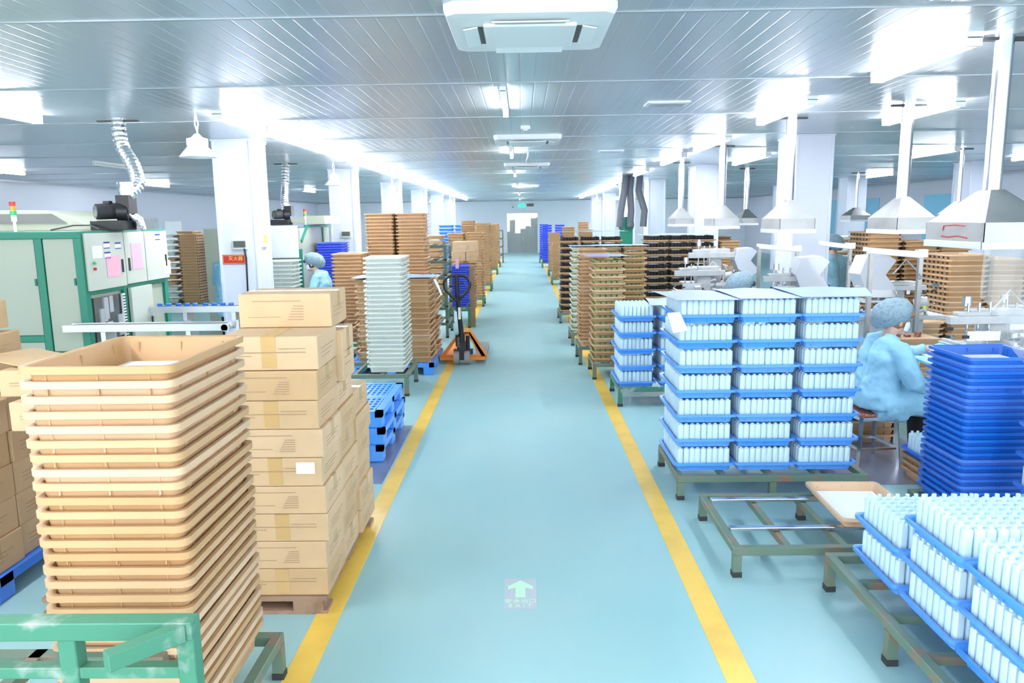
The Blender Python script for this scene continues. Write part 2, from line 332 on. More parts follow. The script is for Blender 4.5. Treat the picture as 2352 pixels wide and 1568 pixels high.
def cassette(x, y, w_, d, label):
    t = thing('air_conditioner', label, 'air conditioner', (x, y, CEIL), group='ceiling air conditioners')
    a, b_ = w_ / 2, d / 2
    rs = []
    for s, z in ((1.0, -0.0), (1.0, -0.03), (0.97, -0.055), (0.80, -0.06)):
        rs.append([Vector((px * s, py * s, z)) for px, py in ((-a + .05, -b_), (a - .05, -b_), (a, -b_ + .05), (a, b_ - .05), (a - .05, b_), (-a + .05, b_), (-a, b_ - .05), (-a, -b_ + .05))])
    MB().rings(rs).build('panel', M['white'], t, smooth=True)
    MB().box(-a * 0.56, a * 0.56, -b_ * 0.56, b_ * 0.56, -0.075, -0.055).build('intake_grille', M['white'], t, bevel=0.008)
    for sx, sy in ((1, 0), (-1, 0), (0, 1), (0, -1)):
        c = (sx * a * 0.72, sy * b_ * 0.72, -0.062); ang = math.radians(6)
        f = MB()
        if sx: f.prism([(-0.035, 0), (0.035, 0.012), (0.035, 0.018), (-0.035, 0.006)], -b_ * 0.45, b_ * 0.45, 'y')
        else: f.prism([(-0.035, 0), (0.035, 0.012), (0.035, 0.018), (-0.035, 0.006)], -a * 0.45, a * 0.45, 'x')
        f.build('louvre', M['white'], t, loc=(c[0], c[1], c[2] - 0.018), rz=PI if (sx == 1 or sy == 1) else 0)
        f = MB()
        if sx: f.box(-0.012, 0.012, -b_ * 0.42, b_ * 0.42, -0.004, 0.003)
        else: f.box(-a * 0.42, a * 0.42, -0.012, 0.012, -0.004, 0.003)
        f.build('air_slot', M['black'], t, loc=(sx * (a * 0.60), sy * b_ * 0.60, -0.06))
cassette(0.05, 4.14, 0.83, 0.84, 'large white ceiling air conditioner nearest the camera')
cassette(0.08, 9.85, 0.84, 0.84, 'second white ceiling air conditioner along the aisle')
cassette(0.1, 14.6, 0.86, 0.84, 'third white ceiling air conditioner down the aisle')
cassette(0.12, 24.0, 0.86, 0.84, 'farthest small white ceiling air conditioner')
t = thing('smoke_alarm', 'round white smoke alarm on ceiling before the second air conditioner', 'alarm', (0.05, 8.6, CEIL))
MB().cyl((0, 0, 0), (0, 0, -0.035), 0.055).build('body', M['white'], t, smooth=True); MB().cyl((0, 0, -0.035), (0, 0, -0.05), 0.03, 0.02).build('sensor', M['white'], t, smooth=True)
tag(MB().tube([(0.09, 9.9, 2.93), (0.1, 11.5, 2.86), (0.08, 13.0, 2.9), (0.13, 14.3, 2.95)], 0.012, 6).build('drain_hose', M['white']), 'thin pale hose strung under ceiling between two air conditioners', 'hose')
for (x, y, d) in ((1.32, 7.05, 'nearer'), (1.38, 11.9, 'farther')):
    t = thing('ceiling_vent', '%s rectangular grey ceiling vent right of the aisle' % d, 'vent', (x, y, CEIL))
    MB().box(-0.19, 0.19, -0.13, 0.13, -0.015, 0).build('frame', M['white'], t)
    f = MB()
    for q in range(7): f.box(-0.16, 0.16, -0.105 + q * 0.03, -0.09 + q * 0.03, -0.022, -0.014)
    f.build('slats', M['seam'], t)

# ------------------------------------------------------------------ trays
def rr(w_, d, r, n=3):
    pts = []
    for (cx, cy, a0) in ((w_/2 - r, d/2 - r, 0), (-w_/2 + r, d/2 - r, PI/2), (-w_/2 + r, -d/2 + r, PI), (w_/2 - r, -d/2 + r, 1.5*PI)):
        for i in range(n + 1): a = a0 + PI/2 * i / n; pts.append((cx + r*math.cos(a), cy + r*math.sin(a)))
    return pts
TM = {}
def tray_mesh(w_, d, h, m, holes=False, fine=True):
    key = (round(w_, 2), round(d, 2), round(h, 3), m, holes, fine)
    if key in TM: return TM[key]
    n = 3 if fine else 1; f = MB(); rim = .024 if h > .1 else .018; lip = 0.023; tp = 0.012
    prof = [(-lip*2 - tp*2, 0, .02), (-lip*2 - tp*2 + .0, 0.004, .025), (-lip*2, h - rim, .03), (-0.0, h - rim, .035), (0.0, h, .035), (-lip*1.3, h, .03), (-lip*1.3 - .012, h - .004, .03), (-lip*2 - tp*2 - .008, 0.008, .02)]
    f.rings([[Vector((x, y, z)) for x, y in rr(w_ + q, d + q, r, n)] for q, z, r in prof])
    if fine:
        for s in (-1, 1):
            for q in (-0.33, 0.0, 0.33):
                f.box(q*w_ - .003, q*w_ + .003, s*(d/2 - lip - .004) - .004, s*(d/2 - lip - .004) + .004, h*.15, h - .02)
                f.box(s*(w_/2 - lip - .004) - .004, s*(w_/2 - lip - .004) + .004, q*d - .003, q*d + .003, h*.15, h - .02)
    if holes:
        for q in range(6):
            yy = (-0.40 + q*0.16) * d; f.box(w_/2 - lip - .006, w_/2 - lip + .003, yy - .012, yy + .012, h*.3, h*.62, 1)
            f.box(-w_/2 + lip - .003, -w_/2 + lip + .006, yy - .012, yy + .012, h*.3, h*.62, 1)
    me = f.mesh('plastic_tray', [M[m], M['black']], smooth=True); TM[key] = me; return me
TR = []   # (dist, kind, mesh, loc, rz, label, group)
CN = {'tan': 'tan', 'brown': 'brown', 'blue': 'blue', 'sky': 'blue', 'violet': 'blue', 'whitep': 'white'}
NM = {'n': 0}
def stack(desc, m, x0, x1, y0, y1, z0, n, pitch, h=0.075, holes=False, fine=True, jit=0.004, mix=None, adj=''):
    w_, d = x1 - x0, y1 - y0; cx, cy = (x0 + x1)/2, (y0 + y1)/2
    for i in range(n):
        mm = m
        if mix and random.random() < mix[1]: mm = mix[0]
        pos = (cx + random.uniform(-jit, jit), cy + random.uniform(-jit, jit), z0 + i*pitch)
        fromtop = n - i
        o = 'top' if fromtop == 1 else ('bottom' if fromtop == n else ordw(fromtop) + '-from-top')
        lab = ('%s%s plastic tray, %s of the %s' % (adj, CN[mm], o, desc))
        TR.append((math.hypot(cx, cy), CN[mm], tray_mesh(w_, d, h, mm, holes, fine), pos, random.uniform(-.006, .006), lab, 'trays in the ' + desc))
    return z0 + (n - 1)*pitch + h
# jars / bottles
BT = []   # (dist, kind, loc, label, group)
def bottle_mesh(w_, d, h, m, name, neck=True, sh=.9):
    f = MB(); base = rr(w_, d, 0.008, 1); R = []
    for s, z in ((0.94, 0), (1, 0.004), (1, h*(sh - .04)), (0.8, h*sh)): R.append([Vector((x*s, y*s, z)) for x, y in base])
    f.rings(R)
    if neck: f.cyl((0, 0, h*(sh - .01)), (0, 0, h), 0.0095, n=7)
    return f.mesh(name, M[m], smooth=True)
BM = {'white': bottle_mesh(0.041, 0.036, 0.165, 'bottle', 'bottle'), 'white2': bottle_mesh(0.0385, 0.038, 0.151, 'bottle', 'bottle', sh=.95)}
BM['black'] = bottle_mesh(0.052, 0.05, 0.094, 'black', 'jar', False); BM['lime'] = bottle_mesh(0.058, 0.03, 0.052, 'lime', 'jar', False)
def fill(kind, x0, x1, y0, y1, z, nx, ny, tname, full, right=True):
    dx, dy = (x1 - x0)/nx, (y1 - y0)/ny
    for i in range(nx):
        for j in range(ny):
            if full == 'edge' and not (j == 0 or i == 0 or (right and i == nx - 1)): continue
            if full == 'front' and j: continue
            p = (x0 + (i + .5)*dx + random.uniform(-.0015, .0015), y0 + (j + .5)*dy + random.uniform(-.0015, .0015), z)
            nm = {'white': 'white bottle', 'white2': 'white bottle', 'black': 'black jar', 'lime': 'lime green jar'}[kind]
            lab = '%s, %s across, %s deep, in %s' % (nm, ordw(i + 1), ordw(j + 1), tname)
            BT.append((math.dist(p, (0, 0, CAMH)), kind, p, lab, 'bottles in ' + tname))

def sheet(name, pts, z, m, label, cat, group=None, wav=0.004):
    """thin sheet over a quad of corner points, gently wavy"""
    f = MB(); n = 10; a, b_, c, e = [Vector((*p, 0)) for p in pts]; vs = []; fs = []
    for L_ in (0, 1):
        for i in range(n + 1):
            for j in range(n + 1):
                u, v = i/n, j/n; p = (a*(1-u) + b_*u)*(1-v) + (e*(1-u) + c*u)*v
                vs.append((p.x, p.y, z + wav*math.sin(u*9 + v*3)*(0.4 + v) + 0.003*L_))
    N = (n + 1)**2
    for i in range(n):
        for j in range(n):
            q = i*(n+1) + j; fs.append((q, q+1, q+n+2, q+n+1)); fs.append((q+N, q+n+1+N, q+n+2+N, q+1+N))
    for i in range(n):
        for (p0, p1) in ((i*(n+1), (i+1)*(n+1)), (i*(n+1)+n, (i+1)*(n+1)+n), (i, i+1), (n*(n+1)+i, n*(n+1)+i+1)): fs.append((p0, p1, p1+N, p0+N))
    f.add(vs, fs); o = f.build(name, M[m], smooth=True); return tag(o, label, cat, group)

# ------------------------------------------------------------------ steel stillages
def stillage(label, x0, x1, y0, y1, h, m='oldgreen', legs=None, cross=2, alongx=True, tilt=0, z=0.0, group=None, bars=False, tw=0.045):
    cx, cy = (x0 + x1)/2, (y0 + y1)/2
    t = thing('steel_stillage', label, 'stillage', (cx, cy, z), group=group); a, b_ = (x1 - x0)/2, (y1 - y0)/2; w_ = tw
    f = MB(); f.box(-a, a, -b_, -b_ + w_, h - w_, h); f.box(-a, a, b_ - w_, b_, h - w_, h); f.box(-a, -a + w_, -b_ + w_, b_ - w_, h - w_, h); f.box(a - w_, a, -b_ + w_, b_ - w_, h - w_, h)
    f.build('frame', M[m], t, bevel=0.003, seg=1)
    for q in range(cross):
        u = -1 + 2*(q + 1)/(cross + 1)
        f = MB()
        if alongx: f.box(u*a - w_*.4, u*a + w_*.4, -b_ + w_, b_ - w_, h - w_*.9, h - .004)
        else: f.box(-a + w_, a - w_, u*b_ - w_*.4, u*b_ + w_*.4, h - w_*.9, h - .004)
        f.build('crossbar', M[m], t)
    for (sx, sy) in (legs or ((-1, -1), (1, -1), (-1, 1), (1, 1))):
        lx = sx*(a - w_/2); ly = sy*(b_ - w_/2)
        g = MB().box(lx - w_/2, lx + w_/2, ly - w_/2, ly + w_/2, 0.028, h - w_).build('leg', M[m], t)
        MB().box(lx - w_*.56, lx + w_*.56, ly - w_*.56, ly + w_*.56, 0, 0.03).build('rubber_foot', M['dark'], g)
    return t
def blue_pallet(label, x0, x1, y0, y1, z=0.0, m='sky', group=None, h=0.14):
    cx, cy = (x0 + x1)/2, (y0 + y1)/2; a, b_ = (x1 - x0)/2, (y1 - y0)/2
    t = thing('plastic_pallet', label, 'pallet', (cx, cy, z), group=group); f = MB()
    f.box(-a, a, -b_, -b_ + .06, h - .05, h); f.box(-a, a, b_ - .06, b_, h - .05, h); f.box(-a, -a + .06, -b_, b_, h - .05, h); f.box(a - .06, a, -b_, b_, h - .05, h)
    f.box(-.05, .05, -b_, b_, h - .05, h - .001); f.box(-a, a, -.05, .05, h - .05, h - .001)
    n = int(2*a/0.05)
    for i in range(n): xx = -a + .04 + i*(2*a - .08)/n; f.box(xx, xx + .017, -b_ + .03, b_ - .03, h - .03, h - .002)
    n = int(2*b_/0.09)
    for i in range(n): yy = -b_ + .04 + i*(2*b_ - .08)/n; f.box(-a + .03, a - .03, yy, yy + .03, h - .03, h - .003)
    f.build('deck', M[m], t)
    for i in (-1, 0, 1):
        for j in (-1, 0, 1):
            x_c, y_c = i*(a - .07), j*(b_ - .07); MB().box(x_c - .065, x_c + .065, y_c - .065, y_c + .065, 0, h - .04).build('foot', M[m], t, bevel=0.008, seg=1)
    return t
# ------------------------------------------------------------------ cartons
def carton(x0, x1, y0, y1, z0, z1, label, group=None, rz=0.0, style=0, paper=False, flaps=False):
    t = thing('carton', label, 'box', ((x0 + x1)/2, (y0 + y1)/2, z0), rz, group); a, b_, h = (x1 - x0)/2, (y1 - y0)/2, z1 - z0
    MB().box(-a, a, -b_, b_, 0, h).build('box_body', M['card'], t, bevel=0.005, seg=2)
    e = 0.0012
    if not flaps:
        MB().box(-.035, .035, -b_ - e, b_ + e, h - .001, h + e).box(-.035, .035, -b_ - e, -b_, h*.06, h).build('tape', M['tape'], t) if style % 2 == 0 else \
        MB().box(-a - e, a + e, -.03, .03, h - .001, h + e).box(a, a + e, -.03, .03, h*.45, h).build('tape', M['tape'], t)
    f = MB()
    if style % 2 == 0:
        f.box(-a*.8, a*.75, -b_ - e*2, -b_ - e, h*.52, h*.545); f.box(-a*.8, -a*.35, -b_ - e*2, -b_ - e, h*.42, h*.44); f.box(a*.2, a*.75, -b_ - e*2, -b_ - e, h*.63, h*.65)
    else:
        f.box(-a*.7, a*.35, -b_ - e, -b_, h*.77, h*.795)
        for q in range(6): f.box(a*.05 + .006*q, a*.4, -b_ - e, -b_, h*(.22 + q*.08), h*(.245 + q*.08))
        f.box(-a*.8, -a*.1, -b_ - e, -b_, h*.3, h*.32)
    for q in range(3): f.box(a, a + e, -b_*.7, b_*(.2 + .2*q), h*(.3 + .13*q), h*(.315 + .13*q))
    f.build('print', M['ink'], t)
    if paper: MB().box(a*.45, a*.85, -b_ - e*3, -b_ - e, h*.45, h*.85).build('paper_label', M['paper'], t)
    return t

# ================================================================== LEFT SIDE
# L1 tall tan stack nearest the camera
stillage('green stillage under the tall front left tray stack', -1.68, -1.05, 2.24, 2.98, 0.2, 'oldgreen')
zt = stack('tall stack at front left', 'tan', -1.6, -1.1, 2.28, 2.92, 0.2, 26, 0.0480, h=0.110)
tag(MB().box(-1.53, -1.17, 2.36, 2.84, zt - .094, zt - .088).build('paper_sheet', M['paper']), 'white sheet lining the top tray of the tall front left stack', 'paper')
# green rack at the bottom left corner
t = thing('steel_rack', 'green painted steel rack with chipped paint at bottom left corner', 'rack', (-1.3, 2.0, 0))
MB().box(-1.0, .34, -.03, .03, .765, .82).build('top_rail', M['green'], t, bevel=.003, seg=1)
MB().box(-1.0, .34, -.02, .02, .64, .675).build('lower_rail', M['green'], t, bevel=.003, seg=1)
MB().bar((.31, -.02, .79), (.17, -.17, .79), .045, .05).build('bracket', M['green'], t, bevel=.003, seg=1)
for xx in (-.62, -.03, .315): MB().box(xx - .026, xx + .026, -.026, .026, 0, .77).build('post', M['green'], t, bevel=.003, seg=1)
MB().box(-1.0, .1, .25, .30, .5, .54).box(-.9, -.86, -.02, .3, .5, .54).box(-.35, -.31, -.02, .3, .5, .54).build('shelf_frame', M['oldgreen'], t)

# L3 carton pallet
t = thing('wooden_pallet', 'worn wooden pallet under the front carton pile', 'pallet', (-1.7, 4.1, 0))
MB().box(-.74, .7, -.62, .58, .07, .095).build('deck', M['wood'], t)
for xx in (-.66, 0, .58):
    for yy in (-.57, 0, .5): MB().box(xx - .05, xx + .1, yy - .05, yy + .06, .02, .07).build('block', M['wood'], t)
MB().box(-.74, .7, -.62, -.5, 0, .02).build('skid', M['wood'], t); MB().box(-.74, .7, .45, .57, 0, .02).build('skid', M['wood'], t)
g = 'cartons piled on the wooden pallet'
zs = [0.096, .189, .335, .481, .635, .773, .927, 1.085, 1.246]; zs = [0.096] + zs[2:]
zs = [0.097, 0.24, 0.384, 0.527, 0.67, 0.815, 0.958, 1.10, 1.246]
for i in range(8):
    o = random.uniform(-.012, .012)
    carton(-1.44 + o, -.985 + o, 3.49, 3.86, zs[i], zs[i+1] - .002, 'brown carton in the front aisle column of the pile, %s up from the pallet' % ordw(i+1), g, style=i, paper=(i in (4,)))
    if i < 7: carton(-1.45 + o, -.99 + o, 3.87, 4.23, zs[i], zs[i+1] - .002, 'brown carton in middle aisle column of the pile, %s up from the pallet' % ordw(i+1), g, style=i+1)
    if i < 6: carton(-1.47 - o, -.985 - o, 4.24, 4.62, zs[i], zs[i+1] - .002, 'brown carton in rear aisle column of the pile, %s up from pallet' % ordw(i+1), g, style=i)
carton(-1.455, -.985, 3.5, 3.9, 1.247, 1.41, 'brown carton with taped lid just below the topmost carton', g, style=0, rz=.02)
carton(-1.45, -.96, 3.905, 4.16, 1.102, 1.38, 'tall brown carton with red mark behind the taped front carton', g, style=1)
carton(-1.46, -.985, 3.8, 4.14, 1.412, 1.585, 'topmost brown carton on the front pile', g, style=1, rz=.01)
for i in range(7):
    carton(-1.93, -1.47, 3.5, 3.9, zs[i], zs[i+1] - .002, 'brown carton behind the tall tan stack, %s up from pallet' % ordw(i+1), g, style=i)
    if i < 6: carton(-2.42, -1.95, 3.5 + .0, 3.92, zs[i], zs[i+1] - .002, 'pale brown carton left of the tall tan stack, %s up from pallet' % ordw(i+1), g, style=i, paper=(i == 5))
carton(-2.5, -2.0, 3.5, 3.95, .957, 1.10, 'brown carton overhanging left of the tall tan stack', g, style=0)
carton(-2.62, -2.1, 3.62, 4.05, 1.102, 1.235, 'open brown carton with raised flap left of the tan stack', g, style=0, flaps=True)
tag(MB().bar((-2.35, 3.75, 1.24), (-2.8, 3.95, 1.27), .3, .006).build('carton_flap', M['card']), 'loose brown cardboard sheet lying on the open carton', 'cardboard')
# L4 cartons at the left edge on a blue pallet
blue_pallet('blue plastic pallet under the cartons at left edge', -4.0, -2.73, 3.0, 4.3, m='blue', h=.14)
g = 'cartons on the blue pallet at left edge'
for i in range(5):
    for j in range(3):
        y0 = 3.02 + j*.42; carton(-3.3, -2.76 + random.uniform(-.02, .01), y0, y0 + .41, .141 + i*.18, .32 + i*.18, 'brown carton at left edge, %s layer up, %s from the front' % (ordw(i+1), ordw(j+1)), g, style=i+j)
for (z0, y0, q) in ((1.05, 3.7, 'lower'), (1.21, 3.72, 'middle'), (1.385, 3.68, 'upper')):
    carton(-3.4, -2.86 - .03*(z0 > 1.3), y0, y0 + .45, z0, z0 + .155, 'brown carton atop the left edge pile, %s of three' % q, g, style=1)

# L5 three blue pallets and floor plate
tag(MB().box(-1.75, -1.07, 5.35, 6.95, 0, .003).build('floor_plate', M['plate']), 'dull steel floor plate under the three blue pallets', 'plate')
for i, q in enumerate(('bottom', 'middle', 'top')):
    blue_pallet('empty blue plastic pallet, %s of three stacked beside left line' % q, -2.1 - .01*i, -1.15 + .015*(i % 2), 5.85 + .01*i, 6.95, .003 + i*.14, 'sky', 'three stacked blue pallets')
# L6 white tray stack
stillage('grey green stillage under the white tray stack', -2.2, -1.29, 8.16, 8.95, 0.25, 'oldgreen')
stack('white stack before the tall tan columns', 'whitep', -1.77, -1.33, 8.26, 8.86, .25, 25, .0505, h=.08)
# L7
blue_pallet('blue plastic pallet beside the pallet truck under tan trays', -2.25, -1.14, 9.3, 10.45, 0, 'sky', h=.15)
stack('lidded front stack behind the white stack', 'tan', -1.58, -1.16, 9.36, 9.84, .15, 15, .071, h=.078, mix=('tan', 0))
stack('rear stack beside the pallet truck', 'tan', -1.56, -1.14, 9.9, 10.38, .15, 15, .069, h=.078, jit=.02)
stack('stack peeking left of the white stack', 'tan', -2.12, -1.7, 9.38, 9.86, .15, 15, .07, h=.078, jit=.01)
sheet('cover_sheet', ((-2.15, 9.33), (-1.13, 9.33), (-1.11, 9.9), (-2.12, 9.9)), 1.235, 'lid', 'violet blue cover sheet over tan trays behind white stack', 'sheet')
f = MB().bar((-1.12, 9.5, 1.2), (-1.07, 9.47, 1.1), .05, .003).bar((-1.07, 9.47, 1.1), (-1.03, 9.45, 1.0), .045, .003); tag(f.build('paper_tag', M['paper']), 'crumpled white tag hanging beside the pallet truck handle', 'tag')
# L8..L9
stillage('green stillage under the two tall tan columns', -2.45, -1.42, 11.4, 12.2, .15, 'green')
stack('left tall column beside the second column', 'tan', -2.4, -1.95, 11.5, 12.1, .15, 36, .052, h=.08)
stack('right tall column behind the white stack', 'tan', -1.93, -1.48, 11.5, 12.1, .15, 36, .052, h=.08)
stillage('green stillage under the stack with an open tray', -2.8, -2.2, 10.6, 11.35, .2, 'green')
stack('open topped stack right of the blue stack', 'tan', -2.74, -2.28, 10.7, 11.28, .2, 24, .052, h=.085)
blue_pallet('dark blue pallet behind the carton pile', -3.2, -2.3, 9.2, 10.1, 0, 'blue')
stack('low brown stack behind the carton pile', 'brown', -2.8, -2.36, 9.3, 9.9, .14, 7, .075, jit=.015)
stack('ragged low stack beside the brown trays', 'tan', -2.33 + .05, -2.28 + .45, 9.98 - .02, 10.5, .15, 9, .06, jit=.03)
stack('violet stack behind the seated worker at left', 'violet', -3.58, -3.12, 13.0, 13.6, .3, 28, .0445, h=.07)
stillage('green stillage under the violet tray stack at left', -3.6, -3.05, 12.95, 13.7, .3, 'green')
# pink note, cartons, blue stack, board behind the pallet truck
stillage('bright green stillage under blue trays behind the pallet truck', -1.36, -.95, 13.42, 14.15, .38, 'green')
stack('blue stack behind the pallet truck', 'violet', -1.34, -.98, 13.48, 14.0, .38, 17, .0415, h=.07)
stack('tan stack under the cartons behind the truck', 'tan', -1.34, -.9, 14.25, 14.8, .2, 16, .055)
carton(-1.36, -1.08, 14.22, 14.75, 1.16, 1.33, 'small brown carton left below the carton with red print', 'cartons behind the truck', style=1)
carton(-1.07, -.86, 14.22, 14.75, 1.16, 1.33, 'small brown carton right below the carton with red print', 'cartons behind the truck', style=0)
c_ = carton(-1.32, -.86, 14.22, 14.72, 1.332, 1.53, 'brown carton with faint red print behind the pallet truck', 'cartons behind the truck', style=1)
tag(MB().box(-.965, -.87, 13.55, 13.62, 0, 1.12).build('wooden_board', M['board'], bevel=.004), 'tall brown board standing right of the blue tray stack', 'board')
tag(MB().box(-1.2, -1.14, 13.42, 13.44, 1.08, 1.25).build('pink_note', M['pink']), 'pink note standing on the blue stack behind the truck', 'note')
for i in range(6):
    stillage('old green stillage beside the truck, %s in its pile' % ('bottom' if i == 0 else 'top' if i == 5 else ordw(i+1) + ' up'), -1.72, -1.24, 12.3, 13.15, .255, 'oldgreen', z=i*.256, group='pile of green stillages behind the truck')
# far left stacks
def far(desc, m, x0, x1, y0, ztop, pitch=.06, z0=.2, **k):
    n = max(2, int((ztop - z0 - .07)/pitch) + 1); stack(desc, m, x0, x1, y0, y0 + .55, z0, n, pitch, fine=False, **k)
def ustill(desc, x0, x1, y0): stillage('green stillage under the %s' % desc, x0, x1, y0 - .05, y0 + .65, .2, 'green')
L_far = (('gapped stack behind the green stillages', 'tan', -2.12, -1.72, 16.5, 1.66, .12), ('far stack left of the light blue crates', 'tan', -1.67, -1.28, 16.8, 1.67, .065), ('far stack right behind the cartons', 'tan', -1.25, -.87, 16.8, 1.66, .06),
         ('taller far stack by left line', 'tan', -1.28, -.84, 20.4, 1.84, .065), ('tall stack topped with green items', 'tan', -1.75, -1.32, 21.5, 1.95, .065), ('far stack before the far wall', 'tan', -1.22, -.88, 26.5, 1.80, .07), ('remotest stack at left line', 'tan', -1.3, -.9, 30.5, 1.75, .07))
for q in L_far: ustill(q[0], q[2], q[3], q[4]); far(q[0], q[1], q[2], q[3], q[4], q[5], q[6])
for i in range(4): stillage('small green stillage far down left line, %s up' % ordw(i+1), -1.15, -.85, 33.5, 34.2, .36, 'oldgreen', z=i*.36, group='far left stillage pile')
far('pale blue crates row, left column', 'sky', -2.5, -2.05, 22.5, 1.78, .1); far('pale blue crates row, right column', 'sky', -2.02, -1.57, 22.5, 1.78, .1)
far('white far stack beside blue crates', 'whitep', -1.5, -1.1, 23.5, 1.72, .08)
for i, (x0, y0) in enumerate(((-2.9, 17.2), (-3.35, 18.0), (-2.6, 19.6))):
    far('dim far stack, %s behind the tall columns' % ordw(i+1), 'tan', x0, x0 + .44, y0, 1.45, .08)
# stacks behind the first machine
for (q, m, x0, x1, y0, zt2, p, ho) in (('white mixed stack behind the cream machine', 'whitep', -8.0, -7.62, 16.4, 1.72, .13, False), ('holed tan stack behind the cream machine', 'tan', -7.55, -7.12, 16.4, 1.72, .062, True), ('pale stack left of the first column', 'whitep', -6.85, -6.45, 16.6, 1.62, .11, False),
                                    ('rear tan stack behind the cream machine', 'tan', -8.4, -7.95, 18.2, 1.76, .07, False), ('tan row seen above the pale stack', 'tan', -7.5, -7.05, 19.5, 1.8, .1, False), ('another tan row above the pale stack', 'tan', -7.0, -6.55, 19.5, 1.8, .1, False)):
    ustill(q, x0, x1, y0); far(q, m, x0, x1, y0, zt2, p, holes=ho, mix=('tan', .25) if m == 'whitep' else None)

# ------------------------------------------------------------------ pallet truck
t = thing('pallet_truck', 'orange hand pallet truck with black handle parked on left line', 'pallet truck', (-.85, 10.02, 0))
for s, xx in ((-1, -.06), (1, .085)):
    wgt = MB().cyl((xx - .036, 0, .09), (xx + .036, 0, .09), .09, n=24).build('wheel', M['wheel'], t, smooth=True, bevel=0)
    MB().cyl((xx - .039, 0, .09), (xx + .039, 0, .09), .03, n=12).build('hub', M['steel'], wgt, smooth=True)
MB().cyl((-.09, 0, .085), (.12, 0, .085), .014).box(-.02, .045, -.04, .05, .06, .2).build('axle', M['black'], t)
f = MB().cyl((.012, .02, .15), (.012, .02, .42), .045).box(-.05, .075, -.03, .1, .2, .3).cyl((.09, .06, .2), (.09, .06, .38), .028).cyl((-.05, .0, .25), (-.05, .0, .4), .02).box(-.1, .16, .0, .08, .13, .2)
f.build('hydraulic_pump', M['black'], t, smooth=True)
f = MB()
for q in range(7): f.tube([(-.03 + .02*math.cos(a), -.045 + .02*math.sin(a), .24 + q*.02 + a*.003) for a in [PI*2*z/8 for z in range(9)]], .005, 5)
f.build('spring', M['steel'], t)
f = MB(); f.prism([(-.30, .04), (.33, .04), (.33, .09), (.12, .42), (.0, .42), (-.02, .38), (.09, .38), (.24, .1), (-.22, .1), (-.05, .34), (-.08, .36), (-.30, .09)], .12, .15, 'y')
f.box(-.30, .33, .05, .15, .04, .085); f.prism([(-.02, .43), (.13, .43), (.34, .1), (.34, .04), (.29, .04), (.10, .40), (-.02, .4)], .12, .26, 'y')
f.build('chassis', M['orange'], t, bevel=.004, seg=1)
for s in (-1, 1):
    x0 = -.27 if s < 0 else .17
    f = MB().box(x0, x0 + .16, .22, 1.35, .05, .085).box(x0, x0 + .012, .2, 1.3, .03, .06).box(x0 + .148, x0 + .16, .2, 1.3, .03, .06)
    g_ = f.build('fork', M['steel2'] if s > 0 else M['orange'], t, bevel=.003, seg=1, label='scuffed bare metal fork' if s > 0 else None)
    MB().cyl((x0 + .03, 1.2, .035), (x0 + .13, 1.2, .035), .034).build('roller', M['wheel'], g_, smooth=True)
MB().cyl((.01, .02, .4), (-.03, -.02, .98), .034, .028).build('tiller', M['black'], t, smooth=True)
MB().box(-.022, .012, -.045, -.035, .62, .78).build('instruction_tag', M['paper'], t)
hp = [(-.03, -.02, .86), (-.17, -.03, .99), (-.215, -.03, 1.09), (-.18, -.03, 1.18), (-.1, -.03, 1.21), (.04, -.03, 1.21), (.12, -.03, 1.18), (.155, -.03, 1.09), (.11, -.03, .99), (-.03, -.02, .86)]
hp2 = []
for i in range(len(hp) - 1):
    for q in range(4):
        u = q/4; hp2.append(tuple(hp[i][c]*(1-u) + hp[i+1][c]*u for c in range(3)))
hp2.append(hp[-1])
for _ in range(4): hp2 = [hp2[0]] + [tuple((hp2[a-1][c] + hp2[a][c]*2 + hp2[a+1][c])/4 for c in range(3)) for a in range(1, len(hp2)-1)] + [hp2[-1]]
MB().tube(hp2, .019, 10).cyl((-.03, -.02, .9), (-.03, -.03, 1.21), .028).build('handle', M['black'], t, smooth=True)
MB().tube([(.0, -.035, 1.13), (.06, -.04, 1.1), (.1, -.04, 1.05)], .007, 6).build('release_lever', M['dark'], t, smooth=True)

# ------------------------------------------------------------------ foil ducts, blowers, machines
def duct(label, pts, r, m='foil', plate=True, nr=46):
    P = [Vector(p) for p in pts]; t = thing('flexible_duct', label, 'duct', P[-1]); o = P[-1]
    path = []; rad = []
    N = nr
    for i in range(N + 1):
        u = i/N*(len(P) - 1); a = min(int(u), len(P) - 2); w_ = u - a
        p0 = P[max(a-1, 0)]; p1 = P[a]; p2 = P[a+1]; p3 = P[min(a+2, len(P)-1)]
        p = 0.5*((2*p1) + (p2 - p0)*w_ + (2*p0 - 5*p1 + 4*p2 - p3)*w_**2 + (3*p1 - p0 - 3*p2 + p3)*w_**3)
        path.append(p - o); rad.append(r*(1.0 if i % 2 else .88))
    MB().tube(path, rad, 18).build('hose', M[m], t, smooth=False)
    if plate:
        b_ = MB(); q = P[0] - o; b_.box(q.x - .2, q.x + .2, q.y - .02, q.y + .02, q.z - .04, q.z - .025); b_.build('bracket', M['dark'], t)
        MB().cyl(P[-1] - o, P[-1] - o + Vector((0, 0, .13)), r*1.03, n=18).build('collar', M['foil'], t, smooth=True)
duct('foil exhaust duct rising from blower on the large cream machine', [(-3.89, 7.43, 2.96), (-3.86, 7.4, 2.7), (-3.72, 7.3, 2.5), (-3.64, 7.2, 2.32), (-3.70, 7.09, 2.2)], .068)
duct('foil exhaust duct rising from the second machine', [(-4.07, 13.2, 2.96), (-4.08, 13.15, 2.6), (-4.06, 13.0, 2.35), (-4.02, 12.9, 2.12)], .068)
